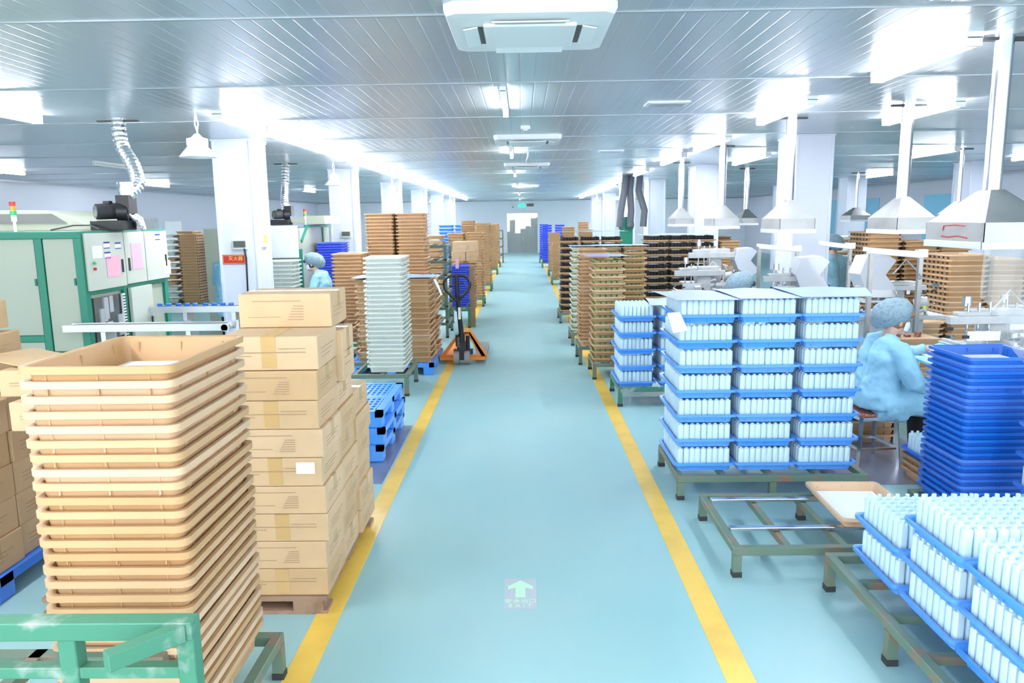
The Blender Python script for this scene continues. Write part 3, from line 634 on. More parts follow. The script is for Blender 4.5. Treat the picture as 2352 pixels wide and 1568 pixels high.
def blower(label, x, y, z):
    t = thing('blower', label, 'blower', (x, y, z), group=None)
    MB().box(-.22, .08, -.13, .12, 0, .09).build('base_box', M['black'], t, bevel=.004, seg=1)
    MB().cyl((-.0, .04, .18), (-.15, -.13, .17), .075, .072, n=20).build('motor', M['dark'], t, smooth=True)
    f = MB()
    for i in range(10): a = i*PI/5; f.bar((-.152, -.132, .17), (-.155 + .045*math.cos(a), -.135 - .04*math.cos(a), .17 + .06*math.sin(a)), .006, .006)
    f.cyl((-.158, -.138, .17), (-.15, -.13, .17), .06, n=18).build('fan_cover', M['glass'], t)
    MB().box(-.11, -.05, -.08, -.02, .24, .27).build('terminal_box', M['black'], t, bevel=.003)
    MB().cyl((-.02, 0, .17), (.07, .03, .17), .105, n=24).box(.0, .12, -.06, .09, .15, .32).build('fan_housing', M['black'], t, smooth=True, bevel=.0)
    return t
bl1 = blower('black blower on top of the large cream machine', -3.76, 7.06, 1.89)
blower('black blower on top of the second machine', -4.02, 12.85, 1.89)
MB().tube([(.13, .12, .0), (.12, .09, .09), (.06, .05, .15)], [.045, .048, .045], 12).build('foil_elbow', M['foil'], bl1, smooth=True)

t = thing('processing_machine', 'large cream and green cabinet machine at left', 'machine', (-3.8, 6.45, 0))
MB().box(-2.6, -.03, .03, 1.5, .12, 1.85).build('housing', M['cream'], t)
f = MB()
for (x0, x1) in ((-2.6, -2.54), (-.41, -.345)): f.box(x0, x1, 0, .06, 0, 1.83)
f.box(-.07, 0, 0, .07, 0, 1.83)
f.box(-2.6, 0, 0, .06, 1.83, 1.89); f.box(-2.54, -.41, .002, .06, .93, .985); f.box(-.345, -.07, .002, .055, .78, .84)
for (y0, y1) in ((.62, .68), (1.45, 1.52)): f.box(-.06, 0, y0, y1, 0, 1.83)
f.box(-.06, 0, .06, 1.52, 1.83, 1.89)
for (y0, y1) in ((.07, .62), (.68, 1.45)): f.box(-.06, -.002, y0, y1, 1.33, 1.38); f.box(-.06, -.002, y0, y1, .1, .16)
f.build('frame', M['mgreen'], t, bevel=.003, seg=1)
for i, (x0, x1, z0, z1) in enumerate(((-1.6, -.42, .99, 1.825), (-.34, -.075, .845, 1.825), (-1.6, -.42, .2, .925), (-.34, -.075, .15, .775))):
    pnl = MB().box(x0, x1, .012, .03, z0, z1).build('side_panel', M['cream'], t, bevel=.002, seg=1); MB().box(x1 - .02, x1 - .005, -.002, .014, z1 - .4, z1 - .34).build('hinge', M['mgreen'], pnl)
for i, (y0, y1, z0, z1, m) in enumerate(((.03, .63, 1.37, 1.87, 'cream2'), (.645, 1.02, 1.38, 1.87, 'cream2'), (1.035, 1.5, 1.38, 1.87, 'cream2'), (.69, 1.1, .7, 1.34, 'cream2'))):
    dr = MB().box(0, .035, y0, y1, z0, z1).build('door', M[m], t, bevel=.003, seg=1)
    MB().box(.035, .045, (y1 - .07) if i != 1 else y0 + .04, (y1 - .05) if i != 1 else y0 + .06, (z0 + z1)/2 - .12, (z0 + z1)/2 + .0).build('handle', M['dark'], dr)
MB().box(-.05, .0, .1, .6, .2, 1.3).build('opening', M['glass'], t)
f = MB(); rnd = random.Random(3)
for i in range(26): x0, y0, z0 = rnd.uniform(-.04, .0), rnd.uniform(.1, .5), rnd.uniform(.3, 1.2); f.box(x0, x0 + rnd.uniform(.01, .03), y0, y0 + rnd.uniform(.02, .12), z0, z0 + rnd.uniform(.02, .2))
f.cyl((.0, .2, .5), (.02, .2, .5), .07).cyl((.0, .35, .4), (.02, .35, .4), .05)
f.build('mechanism', M['alu'], t)
f = MB(); f.box(.012, .03, .53, .58, .2, 1.3)
for i in range(40): f.box(.03, .034, .535, .575, .22 + i*.027, .23 + i*.027, 1)
f.build('cable_chain', [M['white'], M['black']], t)
for (y0, y1, z0, z1, m) in ((.12, .22, 1.67, 1.75, 'white'), (.33, .5, 1.49, 1.65, 'pink'), (.78, .92, 1.53, 1.75, 'pink'), (1.38, 1.5, 1.44, 1.55, 'paper')):
    MB().box(.036, .039, y0 - .03, y1 + .03, z0 - .02, z1 + .01).build('notice', M[m], t, label='pink paper notice' if m == 'pink' else 'white notice')
for (y0, z0) in ((.33, 1.79), (.33, 1.70), (.52, 1.78), (1.3, 1.84)):
    n_ = MB().box(.036, .0385, y0 - .05, y0 + .05, z0 - .06, z0).build('label_card', M['paper'], t); MB().box(.0385, .0395, y0 - .05, y0 + .05, z0 - .015, z0).box(.0385, .0395, y0 - .05, y0 + .05, z0 - .06, z0 - .052).build('band', M['navy'], n_)
for z0, m in ((1.61, 'grl'), (1.56, 'redl')): MB().cyl((.035, .1, z0), (.055, .1, z0), .012).build('push_button', M[m], t, smooth=True, label='green push button' if m == 'grl' else 'red push button')
MB().prism([(-2.6, 1.89), (-.22, 1.89), (-.5, 2.03), (-.75, 2.085), (-2.6, 2.11)], .7, 1.45, 'y').build('hood', M['cream'], t, bevel=.01)
MB().prism([(-2.5, 1.975), (-.52, 1.96), (-.66, 2.05), (-2.5, 2.06)], .69, .705, 'y').build('hood_window', M['glass'], t)
MB().tube([(-.5, .4, 1.9), (-.3, .42, 1.94), (-.15, .42, 1.94), (-.05, .4, 1.9)], .008, 6).build('hose', M['dark'], t)
def beacon(label, x, y, z, s=1.0):
    t = thing('signal_light', label, 'signal light', (x, y, z))
    MB().cyl((0, 0, 0), (0, 0, .1), .012).build('pole', M['white'], t, smooth=True); MB().cyl((0, 0, .09), (0, 0, .145), .022).build('base', M['white'], t, smooth=True)
    for i, (m, q) in enumerate((('grl', 'green lens'), ('amb', 'amber lens'), ('redl', 'red lens'))): MB().cyl((0, 0, .145 + i*.04), (0, 0, .183 + i*.04), .025).build('lens', M[m], t, smooth=True, label=q)
beacon('red amber green signal light on large machine at left edge', -4.47, 6.62, 1.89)
beacon('red amber signal light on top of the second machine', -3.7, 12.9, 1.89)

t = thing('processing_machine', 'second cream and green machine behind the first column', 'machine', (-3.62, 12.3, 0))
MB().box(-1.6, -.02, .03, 1.9, 0, 1.84).build('housing', M['cream'], t)
f = MB().box(-.55, -.5, 0, .05, 0, 1.87).box(-.06, 0, 0, .06, 0, 1.5).box(-.05, 0, .4, 1.9, 1.84, 1.89).box(-.04, 0, 1.4, 1.48, .6, 1.84).bar((-.02, .06, 1.62), (-.02, .42, 1.86), .05, .05); f.build('frame', M['mgreen'], t)
MB().box(-.52, -.04, -.03, .0, 1.36, 1.88).build('door', M['white'], t, bevel=.004)
MB().box(-.5, -.06, -.01, .03, .3, 1.3).build('opening', M['glass'], t)
MB().prism([(-.45, 1.95), (-.1, 2.04), (.25, 2.04), (.25, 1.9), (0, 1.9)], .6, 1.7, 'y').build('hood', M['cream'], t)
stack('trays in the second machine', 'whitep', -4.0, -3.56, 11.6, 12.1, .75, 9, .065); 
tag(MB().box(-4.08, -3.5, 11.55, 12.2, 0.7, .75).box(-4.06, -4.02, 11.6, 11.64, 0, .7).box(-3.56, -3.52, 11.6, 11.64, 0, .7).box(-4.06, -4.02, 12.1, 12.14, 0, .7).box(-3.56, -3.52, 12.1, 12.14, 0, .7).build('steel_table', M['green']), 'green steel table under the white trays beside seated worker', 'table')
# conveyors
def conveyor(label, x0, x1, y, z, caps):
    t = thing('conveyor', label, 'conveyor', (x0, y, 0)); L_ = x1 - x0
    for yy in (-.07, .07): MB().box(0, L_, yy - .015, yy + .015, z - .06, z).build('side_rail', M['alu'], t, bevel=.002, seg=1)
    MB().box(.02, L_ - .02, -.055, .055, z - .03, z - .012).build('belt', M['dark'], t)
    for xx in (.35, L_ - .35):
        MB().box(xx - .02, xx + .02, -.09, -.085 + .17, z - .14, z - .06).box(xx - .02, xx + .02, -.02, .02, 0.0, z - .14).build('support_leg', M['alu'], t)
    MB().cyl((L_ - .04, -.085, z - .035), (L_ - .04, .085, z - .035), .03).build('end_roller', M['alu'], t, smooth=True)
    if caps:
        for i in range(12):
            c = MB().rings([[Vector((r*math.cos(2*PI*j/16), r*math.sin(2*PI*j/16), q)) for j in range(16)] for r, q in ((.026, 0), (.027, .022), (.022, .028))])
            o = c.build('round_jar', M['blue'], smooth=True, loc=(x0 + .06 + i*.092 + random.uniform(-.008, .008), y, z - .0)); tag(o, 'small round blue jar on rear conveyor, %s from the machine' % ordw(i+1), 'jar', 'round blue jars on the conveyor')
    return t
conveyor('front aluminium conveyor running from the cream machine', -3.93, -2.5, 6.35, 1.1, False)
conveyor('rear aluminium conveyor carrying small blue jars', -3.74, -2.55, 7.5, 1.12, True)
# column fittings: fuse box, extinguisher sign, pipe
t = thing('fuse_box', 'small grey windowed fuse box on the first left column', 'fuse box', (-3.55, 9.47, 1.67))
MB().box(-.09, .09, -.045, 0, -.06, .06).build('case', M['cream2'], t, bevel=.004); MB().box(-.075, .075, -.05, -.04, -.035, .045).build('window', M['glass'], t)
t = thing('fire_sign', 'red fire extinguisher sign with gold characters on first column', 'sign', (-3.645, 9.47, 1.485))
MB().box(-.15, .15, -.008, 0, -.06, .06).build('plate', M['red'], t); MB().box(-.14, .14, -.0095, -.008, .048, .052).box(-.14, .14, -.0095, -.008, -.052, -.048).box(-.14, -.136, -.0095, -.008, -.05, .05).box(.136, .14, -.0095, -.008, -.05, .05).build('border', M['gold'], t)
textmesh('灭火器', .062, 'lettering', M['gold'], (.02, -.0105, .008), (PI/2, 0, 0), t)
tag(MB().tube([(-3.49, 9.42, 1.62), (-3.47, 9.41, 1.5), (-3.48, 9.41, 1.1), (-3.5, 9.41, .4)], .011, 8).build('power_cable', M['black'], smooth=True), 'black power cable running down the first left column', 'cable')
t = thing('notice_board', 'white instruction panel on aisle side of first left column', 'notice', (-3.35, 9.75, 1.85))
MB().box(0, .02, -.09, .09, -.22, .2).build('panel', M['white'], t); MB().box(.02, .022, -.07, .07, -.18, -.06).build('yellow_patch', M['gold'], t)
t = thing('fuse_box', 'small grey windowed fuse box on the second left column', 'fuse box', (-3.52, 15.1, 1.68))
MB().box(-.1, .1, -.045, 0, -.07, .07).build('case', M['cream2'], t, bevel=.004); MB().box(-.08, .08, -.05, -.04, -.035, .05).build('window', M['glass'], t)

# ================================================================== RIGHT SIDE
# R1 filled blue trays, three columns of seven
stillage('worn green stillage under the three columns of blue trays', 1.06, 2.38, 4.98, 5.74, .17, 'oldgreen', legs=((-1, -1), (0, -1), (1, -1), (-1, 1), (0, 1), (1, 1)), cross=3)
def filled(cname, m, x0, x1, y0, y1, z0, n, pitch, kind, nx, ny, topfull=False, fill_h=.012, lid=False, h=.06, right=True, shift=0.0):
    for i in range(n):
        s = (random.uniform(-.006, .006) + shift*i)
        ft = n - i; o = 'top' if ft == 1 else ('bottom' if i == 0 else ordw(ft) + '-from-top'); w_, d = x1 - x0, y1 - y0
        TR.append((math.hypot((x0+x1)/2, (y0+y1)/2), CN[m], tray_mesh(w_, d, h, m, False, True), ((x0+x1)/2 + s, (y0+y1)/2, z0 + i*pitch), random.uniform(-.004, .004), '%s tray of bottles, %s in the %s' % (CN[m], o, cname) if kind.startswith('white') else '%s tray of jars, %s in the %s' % (CN[m], o, cname), 'filled trays of the ' + cname))
        fill(kind, x0 + .035 + s, x1 - .035 + s, y0 + .035, y1 - .035, z0 + i*pitch + fill_h, nx, ny, '%s tray, %s' % (o, cname), 'all' if (topfull and ft == 1) else 'edge', right)
for (c, x0) in (('left column of tall block', 1.045), ('middle column of tall block', 1.475), ('right column of tall block', 1.905)):
    filled(c, 'sky', x0, x0 + .435, 5.08, 5.70, .17, 7, .1755, 'white2', 9, 12)
zl = .17 + 6*.1755 + .012 + .151
sheet('cover_sheet', ((1.04, 5.05), (1.49, 5.05), (1.50, 5.75), (.98, 5.72)), zl, 'lid', 'blue cover sheet on left column of the tall bottle block', 'sheet', wav=.003)
sheet('cover_sheet', ((1.47, 5.06), (1.92, 5.06), (1.95, 5.78), (1.46, 5.78)), zl + .006, 'lid', 'blue cover sheet on middle column of the tall bottle block', 'sheet', wav=.003)
sheet('cover_sheet', ((1.89, 5.06), (2.36, 5.06), (2.6, 5.7), (1.92, 5.8)), zl + .012, 'lid', 'blue cover sheet on right column of the tall bottle block', 'sheet', wav=.003)
f = MB(); vs = [(.985, 5.09, 1.3), (1.06, 5.04, 1.31), (1.11, 5.0, 1.19), (1.02, 5.05, 1.165)]; f.add([Vector(p) for p in vs] + [Vector(p) + Vector((0, .002, 0)) for p in vs], [(0,1,2,3), (7,6,5,4), (0,4,5,1), (1,5,6,2), (2,6,7,3), (3,7,4,0)])
tag(f.build('paper_note', M['paper']), 'white paper note hanging at left corner of the bottle block', 'note')
# R2 empty stillage and steel bars
stillage('empty worn green stillage on the floor beside right line', 1.13, 2.05, 3.84, 4.66, .17, 'oldgreen', legs=((-1, -1), (1, -1), (-1, 1), (.45, 1)), cross=2)
for (yy, q) in ((4.52, 'rear'), (4.08, 'front')): tag(MB().box(1.17, 2.0, yy - .022, yy + .022, .172, .19).build('steel_bar', M['steel'], bevel=.003), '%s shiny steel bar lying across the empty stillage' % q, 'bar')
# R3 tan tray with paper
TR.append((4.5, 'tan', tray_mesh(.46, .62, .06, 'tan'), (2.02, 4.33, .192), -.03, 'shallow tan tray with white paper on the empty stillage', 'tray on the empty stillage'))
tag(MB().box(-.18, .18, -.25, .25, 0, .004).build('paper_sheet', M['paper'], loc=(2.02, 4.33, .205), rz=-.03), 'white paper lining the shallow tan tray', 'paper')
# R4 near bottle trays
stillage('long worn green stillage under the nearest bottle trays', 1.57, 2.36, 1.55, 3.72, .2, 'oldgreen', legs=((-1, 1), (-1, .38), (-1, -.25), (-1, -1), (1, 1), (1, -1)), cross=6, alongx=False)
for (nm, y0, n) in (('far corner pile', 3.235, 2), ('second corner pile', 2.775, 3), ('third corner pile', 2.315, 3), ('nearest corner pile', 1.855, 3)):
    filled(nm, 'sky', 1.69, 2.31, y0, y0 + .45, .2, n, .1755, 'white', 12, 8, topfull=True, right=False)
filled('pile at right edge', 'blue', 2.78, 3.22, 3.55, 4.15, .2, 5, .1755, 'white', 8, 12, topfull=True)
# R5 nested blue stack
stillage('green stillage under the nested blue stack at right', 2.6, 3.14, 4.32, 4.9, .1, 'oldgreen')
zt = stack('nested blue stack at right', 'blue', 2.62, 3.12, 4.36, 4.84, .1, 23, .0415, h=.09)
tag(MB().box(2.69, 3.05, 4.43, 4.77, zt - .06, zt - .055).build('paper_sheet', M['paper']), 'white sheet lining the top blue tray at right', 'paper')
# R7
stillage('bright green stillage under the small bottle block', .98, 1.86, 7.6, 8.35, .2, 'green')
for (c, x0, n) in (('left column of small block', .965, 5), ('right column of small block', 1.39, 5)):
    filled(c, 'sky', x0, x0 + .405, 7.62, 8.22, .2, n, .172, 'white2', 8, 10, topfull=(x0 < 1))
sheet('cover_sheet', ((1.3, 7.6), (1.86, 7.6), (1.86, 8.3), (1.36, 8.3)), 1.055, 'lid', 'violet blue cover sheet on the small bottle block', 'sheet')
# R8
stillage('old stillage under the lime jar stack by right line', .84, 1.26, 8.93, 9.6, .2, 'oldgreen')
filled('lime stack by right line', 'tan', .84, 1.24, 8.98, 9.52, .2, 15, .083, 'lime', 5, 6, fill_h=.03, h=.055)
sheet('cover_sheet', ((.78, 8.93), (1.27, 8.95), (1.25, 9.55), (.72, 9.55)), 1.49, 'lid', 'blue cover sheet on the lime jar stack', 'sheet')
stillage('old stillage under the plain tan stack by right line', .74, 1.16, 9.85, 10.5, .25, 'oldgreen')
stack('plain stack behind the lime stack', 'tan', .75, 1.13, 9.9, 10.42, .25, 26, .0485, h=.075)
stillage('old stillage under the three mixed columns', .74, 2.0, 11.4, 12.15, .2, 'oldgreen')
for i, x0 in enumerate((.745, 1.13, 1.515)):
    filled('%s mixed column' % ('left', 'middle', 'right')[i], 'tan' if i else 'whitep', x0, x0 + .38, 11.45, 12.0, .2, 16, .083, 'lime', 5, 5, fill_h=.03, h=.055)
sheet('cover_sheet', ((.72, 11.42), (1.92, 11.42), (1.92, 12.02), (.72, 12.02)), 1.52, 'lid', 'violet cover sheet over the three mixed columns', 'sheet')
stillage('stillage under the three dark jar columns', 2.03, 3.25, 12.45, 13.2, .12, 'oldgreen')
for i, x0 in enumerate((2.04, 2.43, 2.82)):
    filled('%s dark jar column' % ('left', 'middle', 'right')[i], 'tan', x0, x0 + .385, 12.5, 13.05, .12, 13, .117, 'black', 6, 7, fill_h=.02, h=.042)
sheet('cover_sheet', ((1.96, 12.45), (3.24, 12.45), (3.24, 13.1), (1.96, 13.1)), 1.65, 'lid', 'violet cover sheet over the three dark jar columns', 'sheet')
stillage('stillage under the rear dark jar columns', .68, 1.92, 13.9, 14.7, .2, 'oldgreen')
for i, x0 in enumerate((.69, 1.08, 1.47)):
    filled('%s rear dark column' % ('left', 'middle', 'right')[i], 'tan', x0, x0 + .385, 13.95, 14.5, .2, 12, .117, 'black', 6, 6, fill_h=.02, h=.042)
sheet('cover_sheet', ((.66, 13.9), (1.95, 13.9), (1.95, 14.6), (.66, 14.6)), 1.69, 'lid', 'violet cover sheet over the rear dark jar columns', 'sheet')
for i, q in enumerate((('grey tan stack on right line', 'tan', .78, 1.15, 15.5, 1.55, .085), ('second grey tan stack on right line', 'tan', .85, 1.22, 22.0, 1.25, .08), ('tall far tan stack on right line', 'tan', .88, 1.3, 25.5, 1.5, .065),
                       ('far violet stack on right line', 'violet', .78, 1.2, 30.0, 1.72, .1), ('remotest violet stack on right line', 'violet', .75, 1.15, 33.0, 1.75, .1), ('far violet stack beyond the tan one', 'violet', 1.3, 1.7, 30.0, 1.74, .1), ('tan stack deep right of the violet stacks', 'tan', 2.0, 2.4, 27.0, 1.85, .08), ('wide far tan stack', 'tan', 1.35, 1.8, 25.5, 1.66, .08), ('second wide far tan stack', 'tan', 1.85, 2.3, 24.5, 1.62, .08))):
    ustill(q[0], q[2], q[3], q[4]); far(q[0], q[1], q[2], q[3], q[4], q[5], q[6])
stillage('small green stillage under blue crates beside right line', 1.1, 1.5, 17.3, 17.9, .32, 'green')
stack('blue crate pair beside right line', 'violet', 1.08, 1.42, 17.3, 17.85, .32, 2, .11, h=.1)
# right background tan walls of trays
RB = (('holed stack left of the plastic drape', 'tan', 4.35, 4.82, 9.6, 1.79, True), ('stack behind the near printer', 'tan', 4.84, 5.3, 9.6, 1.72, True), ('third stack behind the printer', 'tan', 5.32, 5.76, 9.7, 1.66, False),
      ('holed stack under the near hood', 'tan', 4.72, 5.2, 8.4, 1.58, True), ('stack right of the near hood stack', 'tan', 5.22, 5.66, 8.45, 1.5, False), ('stack seen through the drape', 'tan', 5.68, 6.1, 8.5, 1.45, False), ('low stack beside the near press', 'tan', 3.9, 4.3, 7.6, .95, False), ('second low stack beside the near press', 'tan', 4.32, 4.7, 7.6, .92, False),
      ('brown stack right of the big column', 'brown', 5.3, 5.75, 14.5, 1.66, False), ('grey stack right of the big column', 'whitep', 5.78, 6.2, 14.0, 1.62, False), ('brown stack far behind the hoods', 'brown', 3.6, 4.1, 16.8, 1.62, False), ('second brown stack far behind the hoods', 'brown', 4.15, 4.65, 16.8, 1.6, False), ('tan stack between printer and column', 'tan', 4.05, 4.5, 15.6, 1.5, False))
for (q, m, x0, x1, y0, zt2, ho) in RB:
    ustill(q, x0, x1, y0); n = int((zt2 - .27)/.058); stack(q, m, x0, x1, y0, y0 + .58, .2, n, .058, h=.07, holes=ho, fine=False, mix=('brown', .3) if m == 'whitep' else None)

# ------------------------------------------------------------------ hoods
def hood(label, x, y, zb, w_=.36, d=.6, m='steel2', pipe=.055, s=1.0):
    t = thing('extractor_hood', label, 'hood', (x, y, 0), group='steel extractor hoods'); a, b_ = w_/2*s, d/2*s; zs_ = zb + .11*s; za = zs_ + .19*s
    MB().rings([[Vector((sx*a*q, sy*b_*q, z)) for sx, sy in ((-1,-1),(1,-1),(1,1),(-1,1))] for q, z in ((1.0, zs_), (.96, zs_ + .003), (.2, za))]).build('canopy', M[m], t)
    f = MB(); f.box(-a, a, -b_, -b_ + .004, zb, zs_); f.box(-a, a, b_ - .004, b_, zb, zs_); f.box(-a, -a + .004, -b_, b_, zb, zs_); f.box(a - .004, a, -b_, b_, zb, zs_); f.build('skirt', M[m], t)
    MB().box(-a - .008, a + .008, -b_ - .008, -b_ + .006, zb - .04*s, zb).box(-a - .008, -a + .006, -b_, b_, zb - .04*s, zb).box(a - .006, a + .008, -b_, b_, zb - .04*s, zb).box(-a, a, b_ - .006, b_ + .008, zb - .04*s, zb).build('rim_strip', M['white'], t)
    MB().cyl((0, 0, za - .02), (0, 0, CEIL), pipe*s, n=18).build('pipe', M['steel'], t, smooth=True)
    MB().box(-.16, .16, -.02, .02, CEIL - .03, CEIL - .01).build('bracket', M['dark'], t)
    return t
h1 = hood('large steel extractor hood nearest the camera at right', 2.82, 4.62, 1.78, .42, .62, pipe=.05)
MB().tube([(-.2105, -.12, 1.87), (-.2115, -.02, 1.875), (-.2115, .10, 1.87), (-.2115, .11, 1.84)], .004, 5).tube([(-.2115, -.15, 1.80), (-.2115, -.05, 1.81), (-.2115, .05, 1.80), (-.2115, .12, 1.805)], .005, 5).build('red_marks', M['red'], h1)
MB().box(-.224, -.219, -.28, .28, 1.745, 1.775).build('printed_strip', M['paper'], h1)
hood('steel extractor hood above the seated woman', 3.62, 7.3, 1.8)
hood('steel extractor hood before the big column', 2.82, 8.1, 1.8)
hood('white looking extractor hood left of the big column', 2.93, 11.2, 1.80)
hood('extractor hood fourth from the right before a column', 3.02, 14.5, 1.8)
hood('extractor hood deep between two columns', 4.87, 16.6, 1.78)
hood('small grey extractor hood right of the big column', 8.3, 19.0, 1.8, .5, .6, pipe=.03)
hood('far grey extractor hood behind the near hood', 7.0, 12.3, 1.82, .4, .5, pipe=.03)
for i, (x, y0) in enumerate(((2.5, 19.0), (2.65, 19.1), (2.88, 19.2))):
    tag(MB().tube([(x + .08, y0, 2.96), (x + .05, y0, 2.6), (x - .03 + .12*i, y0, 2.1), (x - .06 + .12*i, y0, 1.7)], .085, 12).build('exhaust_hose', M['greyhose'], smooth=True), 'dark grey exhaust hose far right, %s of three from left' % ordw(i+1), 'hose', 'dark exhaust hoses')
tag(MB().cyl((2.65, 19.3, 1.75), (2.65, 19.4, 1.75), .2, n=24).box(2.5, 2.8, 19.2, 19.5, 1.2, 1.7).build('fan', M['mgreen']), 'green fan machine beneath the grey exhaust hoses', 'fan')
# plastic drape
f = MB(); rs = []
prof = [(2.60, 1.76), (2.66, 1.6), (2.78, 1.42), (2.95, 1.25), (3.05, 1.12), (3.12, 1.0)]
n = 26
for i in range(9):
    v = i/8; row = []
    for j in range(n):
        u = j/(n-1); x = 2.60 + .95*u + .06*v*(1-u); y = 4.28 + .1*u + .04*math.sin(u*24 + v*2)*(.3 + .7*v) + .06*v
        z = 1.76 - v*(.30 + .95*min(1, u*1.25)); row.append(Vector((x, y, z + .015*math.sin(u*13))))
    rs.append(row)
f.rings(rs, cap=False, closed=False)
tag(f.build('plastic_drape', M['film'], smooth=True), 'clear plastic film hanging from the nearest hood at right edge', 'film')

# ------------------------------------------------------------------ printing presses
def press(label, x, y, z0, rz, seed, guard=True, s=1.0, yel=True, table=True):
    r = random.Random(seed); t = thing('printing_press', label, 'machine', (x, y, 0), rz)
    if table: MB().box(-.22, .22, -.2, .2, 0, z0 - .04).build('cabinet', M['pressw'], t, bevel=.006); MB().box(-.42, .40, -.28, .28, z0 - .04, z0).build('table_top', M['pressw'], t, bevel=.006)
    else: MB().box(-.40, .38, -.26, .22, z0 - .02, z0).build('base_plate', M['alu'], t, bevel=.004)
    MB().box(-.05, .13, .0, .16, z0, z0 + .36*s).box(-.16, .24, -.02, .12, z0 + .30*s, z0 + .37*s).build('body_casting', M['offwhite'], t, bevel=.012)
    MB().box(-.36, .30, -.07, -.0, z0 + .27*s, z0 + .33*s).box(-.30, -.06, -.06, .02, z0 + .33*s, z0 + .36*s).build('head_arm', M['offwhite'], t, bevel=.006)
    for xx in (-.22, -.14, -.06): MB().cyl((xx, -.04, z0 + .08), (xx, -.04, z0 + .40*s + r.uniform(0, .04)), .009).build('guide_rod', M['steel'], t, smooth=True)
    MB().box(-.38, .06, -.22, .04, z0 + .12, z0 + .135).box(-.36, -.33, -.22, .04, z0 + .135, z0 + .155).box(.02, .05, -.22, .04, z0 + .135, z0 + .155).build('screen_frame', M['alu'], t, bevel=.002, seg=1)
    MB().box(-.27, -.03, -.14, -.11, z0 + .16, z0 + .23).build('squeegee', M['alu'], t)
    f = MB()
    for i in range(34):
        a, b_, c = r.uniform(-.38, .36), r.uniform(-.25, .2), z0 + r.uniform(0, .30)*r.random(); sx = r.uniform(.01, .05)
        if r.random() < .5: f.box(a, a + sx, b_, b_ + r.uniform(.01, .05), c, c + r.uniform(.01, .05))
        else:
            e = Vector((r.uniform(-.07, .07), r.uniform(-.04, .04), r.uniform(-.02, .06))); f.cyl((a, b_, c + .02), Vector((a, b_, c + .02)) + e, r.uniform(.006, .018), n=8)
    f.build('fittings', M['steel'], t, bevel=0)
    f = MB()
    for i in range(12):
        a, b_, c = r.uniform(-.36, .34), r.uniform(-.25, .1), z0 + r.uniform(0, .22); f.box(a, a + r.uniform(.01, .05), b_, b_ + .02, c, c + r.uniform(.008, .03))
    f.build('dark_fittings', M['dark'], t)
    for q in range(3):
        a = -.3 + .22*q; MB().cyl((a, -.24, z0 + .03), (a + .03, -.27, z0 + .05), .015).ball((a + .04, -.28, z0 + .055), .018, 8, 6).build('knob', M['pressw'], t, smooth=True)
    MB().cyl((-.2, .02, z0 + .4*s), (-.2, .02, z0 + .47*s), .035, .03).build('gauge', M['steel'], t, smooth=True)
    if yel:
        mo = MB().cyl((.12, -.2, z0 + .10), (.22, -.26, z0 + .13), .05, .05, n=18).build('motor', M['pressw'], t, smooth=True); MB().cyl((.2, -.235, z0 + .095), (.22, -.252, z0 + .09), .052, .045, n=18).build('motor_cap', M['yellow'], mo, smooth=True, label='yellow motor end cap')
    MB().tube([(.05, .1, z0 + .36), (.18, .12, z0 + .5), (.3, .05, z0 + .35), (.3, .0, z0 + .05)], .008, 6).build('air_hose', M['alu'], t, smooth=True)
    if guard:
        prof = [(.0, .0), (-.18, .12), (-.17, .30), (-.02, .42), (.13, .38), (.26, .24), (.14, .12), (.30, .0), (.22, -.12)]
        gx, gz, gs = guard
        MB().prism([(gx + a*gs, gz + b_*gs) for a, b_ in ((-.20, .0), (-.13, .2), (.09, .22), (.20, .15), (.09, -.01), (.24, -.19), (.12, -.28), (-.13, -.17))], -.12, .14, 'y').build('guard_shield', M['acry'], t, bevel=.004)
    return t
press('near white printing press with yellow motor at right edge', 3.52, 5.6, .86, 0, 5, guard=None, s=1.0, table=False)
press('second white press left of the near press on the same bench', 4.12, 6.1, .86, .0, 15, guard=None, s=.9, yel=False, table=False)
press('printing press with angular white guard behind the seated woman', 3.58, 7.3, 1.0, 0, 8, guard=(-.2, 1.38, .85), s=.8)
press('bright white press with angular guard before the big column', 3.1, 8.6, .93, 0, 21, guard=(.16, 1.28, .95), s=1.0)
press('grey press with guard beside the dark jar columns', 2.75, 10.9, 1.0, 0, 31, guard=(.44, 1.32, .8), s=1.3)
press('press left of the covered worker at the jar columns', 2.35, 9.9, .85, 0, 37, guard=None, s=1.2)
def gantry(label, x, y, z, L_, posts):
    t = thing('lamp_gantry', label, 'lamp', (x, y, 0))
    for q in posts: MB().box(q - .018, q + .018, -.02, .02, 0, z - .02).build('post', M['steel2'], t)
    f = MB().bar((-L_/2, 0, z + .03), (L_/2, 0, z - .02), .05, .035); f.build('crossbar', M['white'], t)
    MB().cyl((-L_/2 + .02, -.02, z - .0), (L_/2 - .02, -.02, z - .045), .014).build('lamp_tube', M['white'], t, smooth=True)
    MB().box(L_/2 - .06, L_/2 + .03, -.03, .03, z - .05, z + .02).build('end_bracket', M['alu'], t)
    MB().tube([(L_/2 - .03, -.03, z - .2), (L_/2 - .01, -.04, z - .24), (L_/2 - .04, -.04, z - .25)], .005, 5).build('hook', M['steel'], t)
gantry('steel lamp gantry over the press behind the seated woman', 3.40, 6.95, 1.6, .54, (-.2, .25))
gantry('steel lamp gantry left of the big column', 3.1, 9.2, 1.56, .5, (-.22, .24))
gantry('steel lamp gantry right of the big column', 3.84, 9.3, 1.58, .4, (.18,))
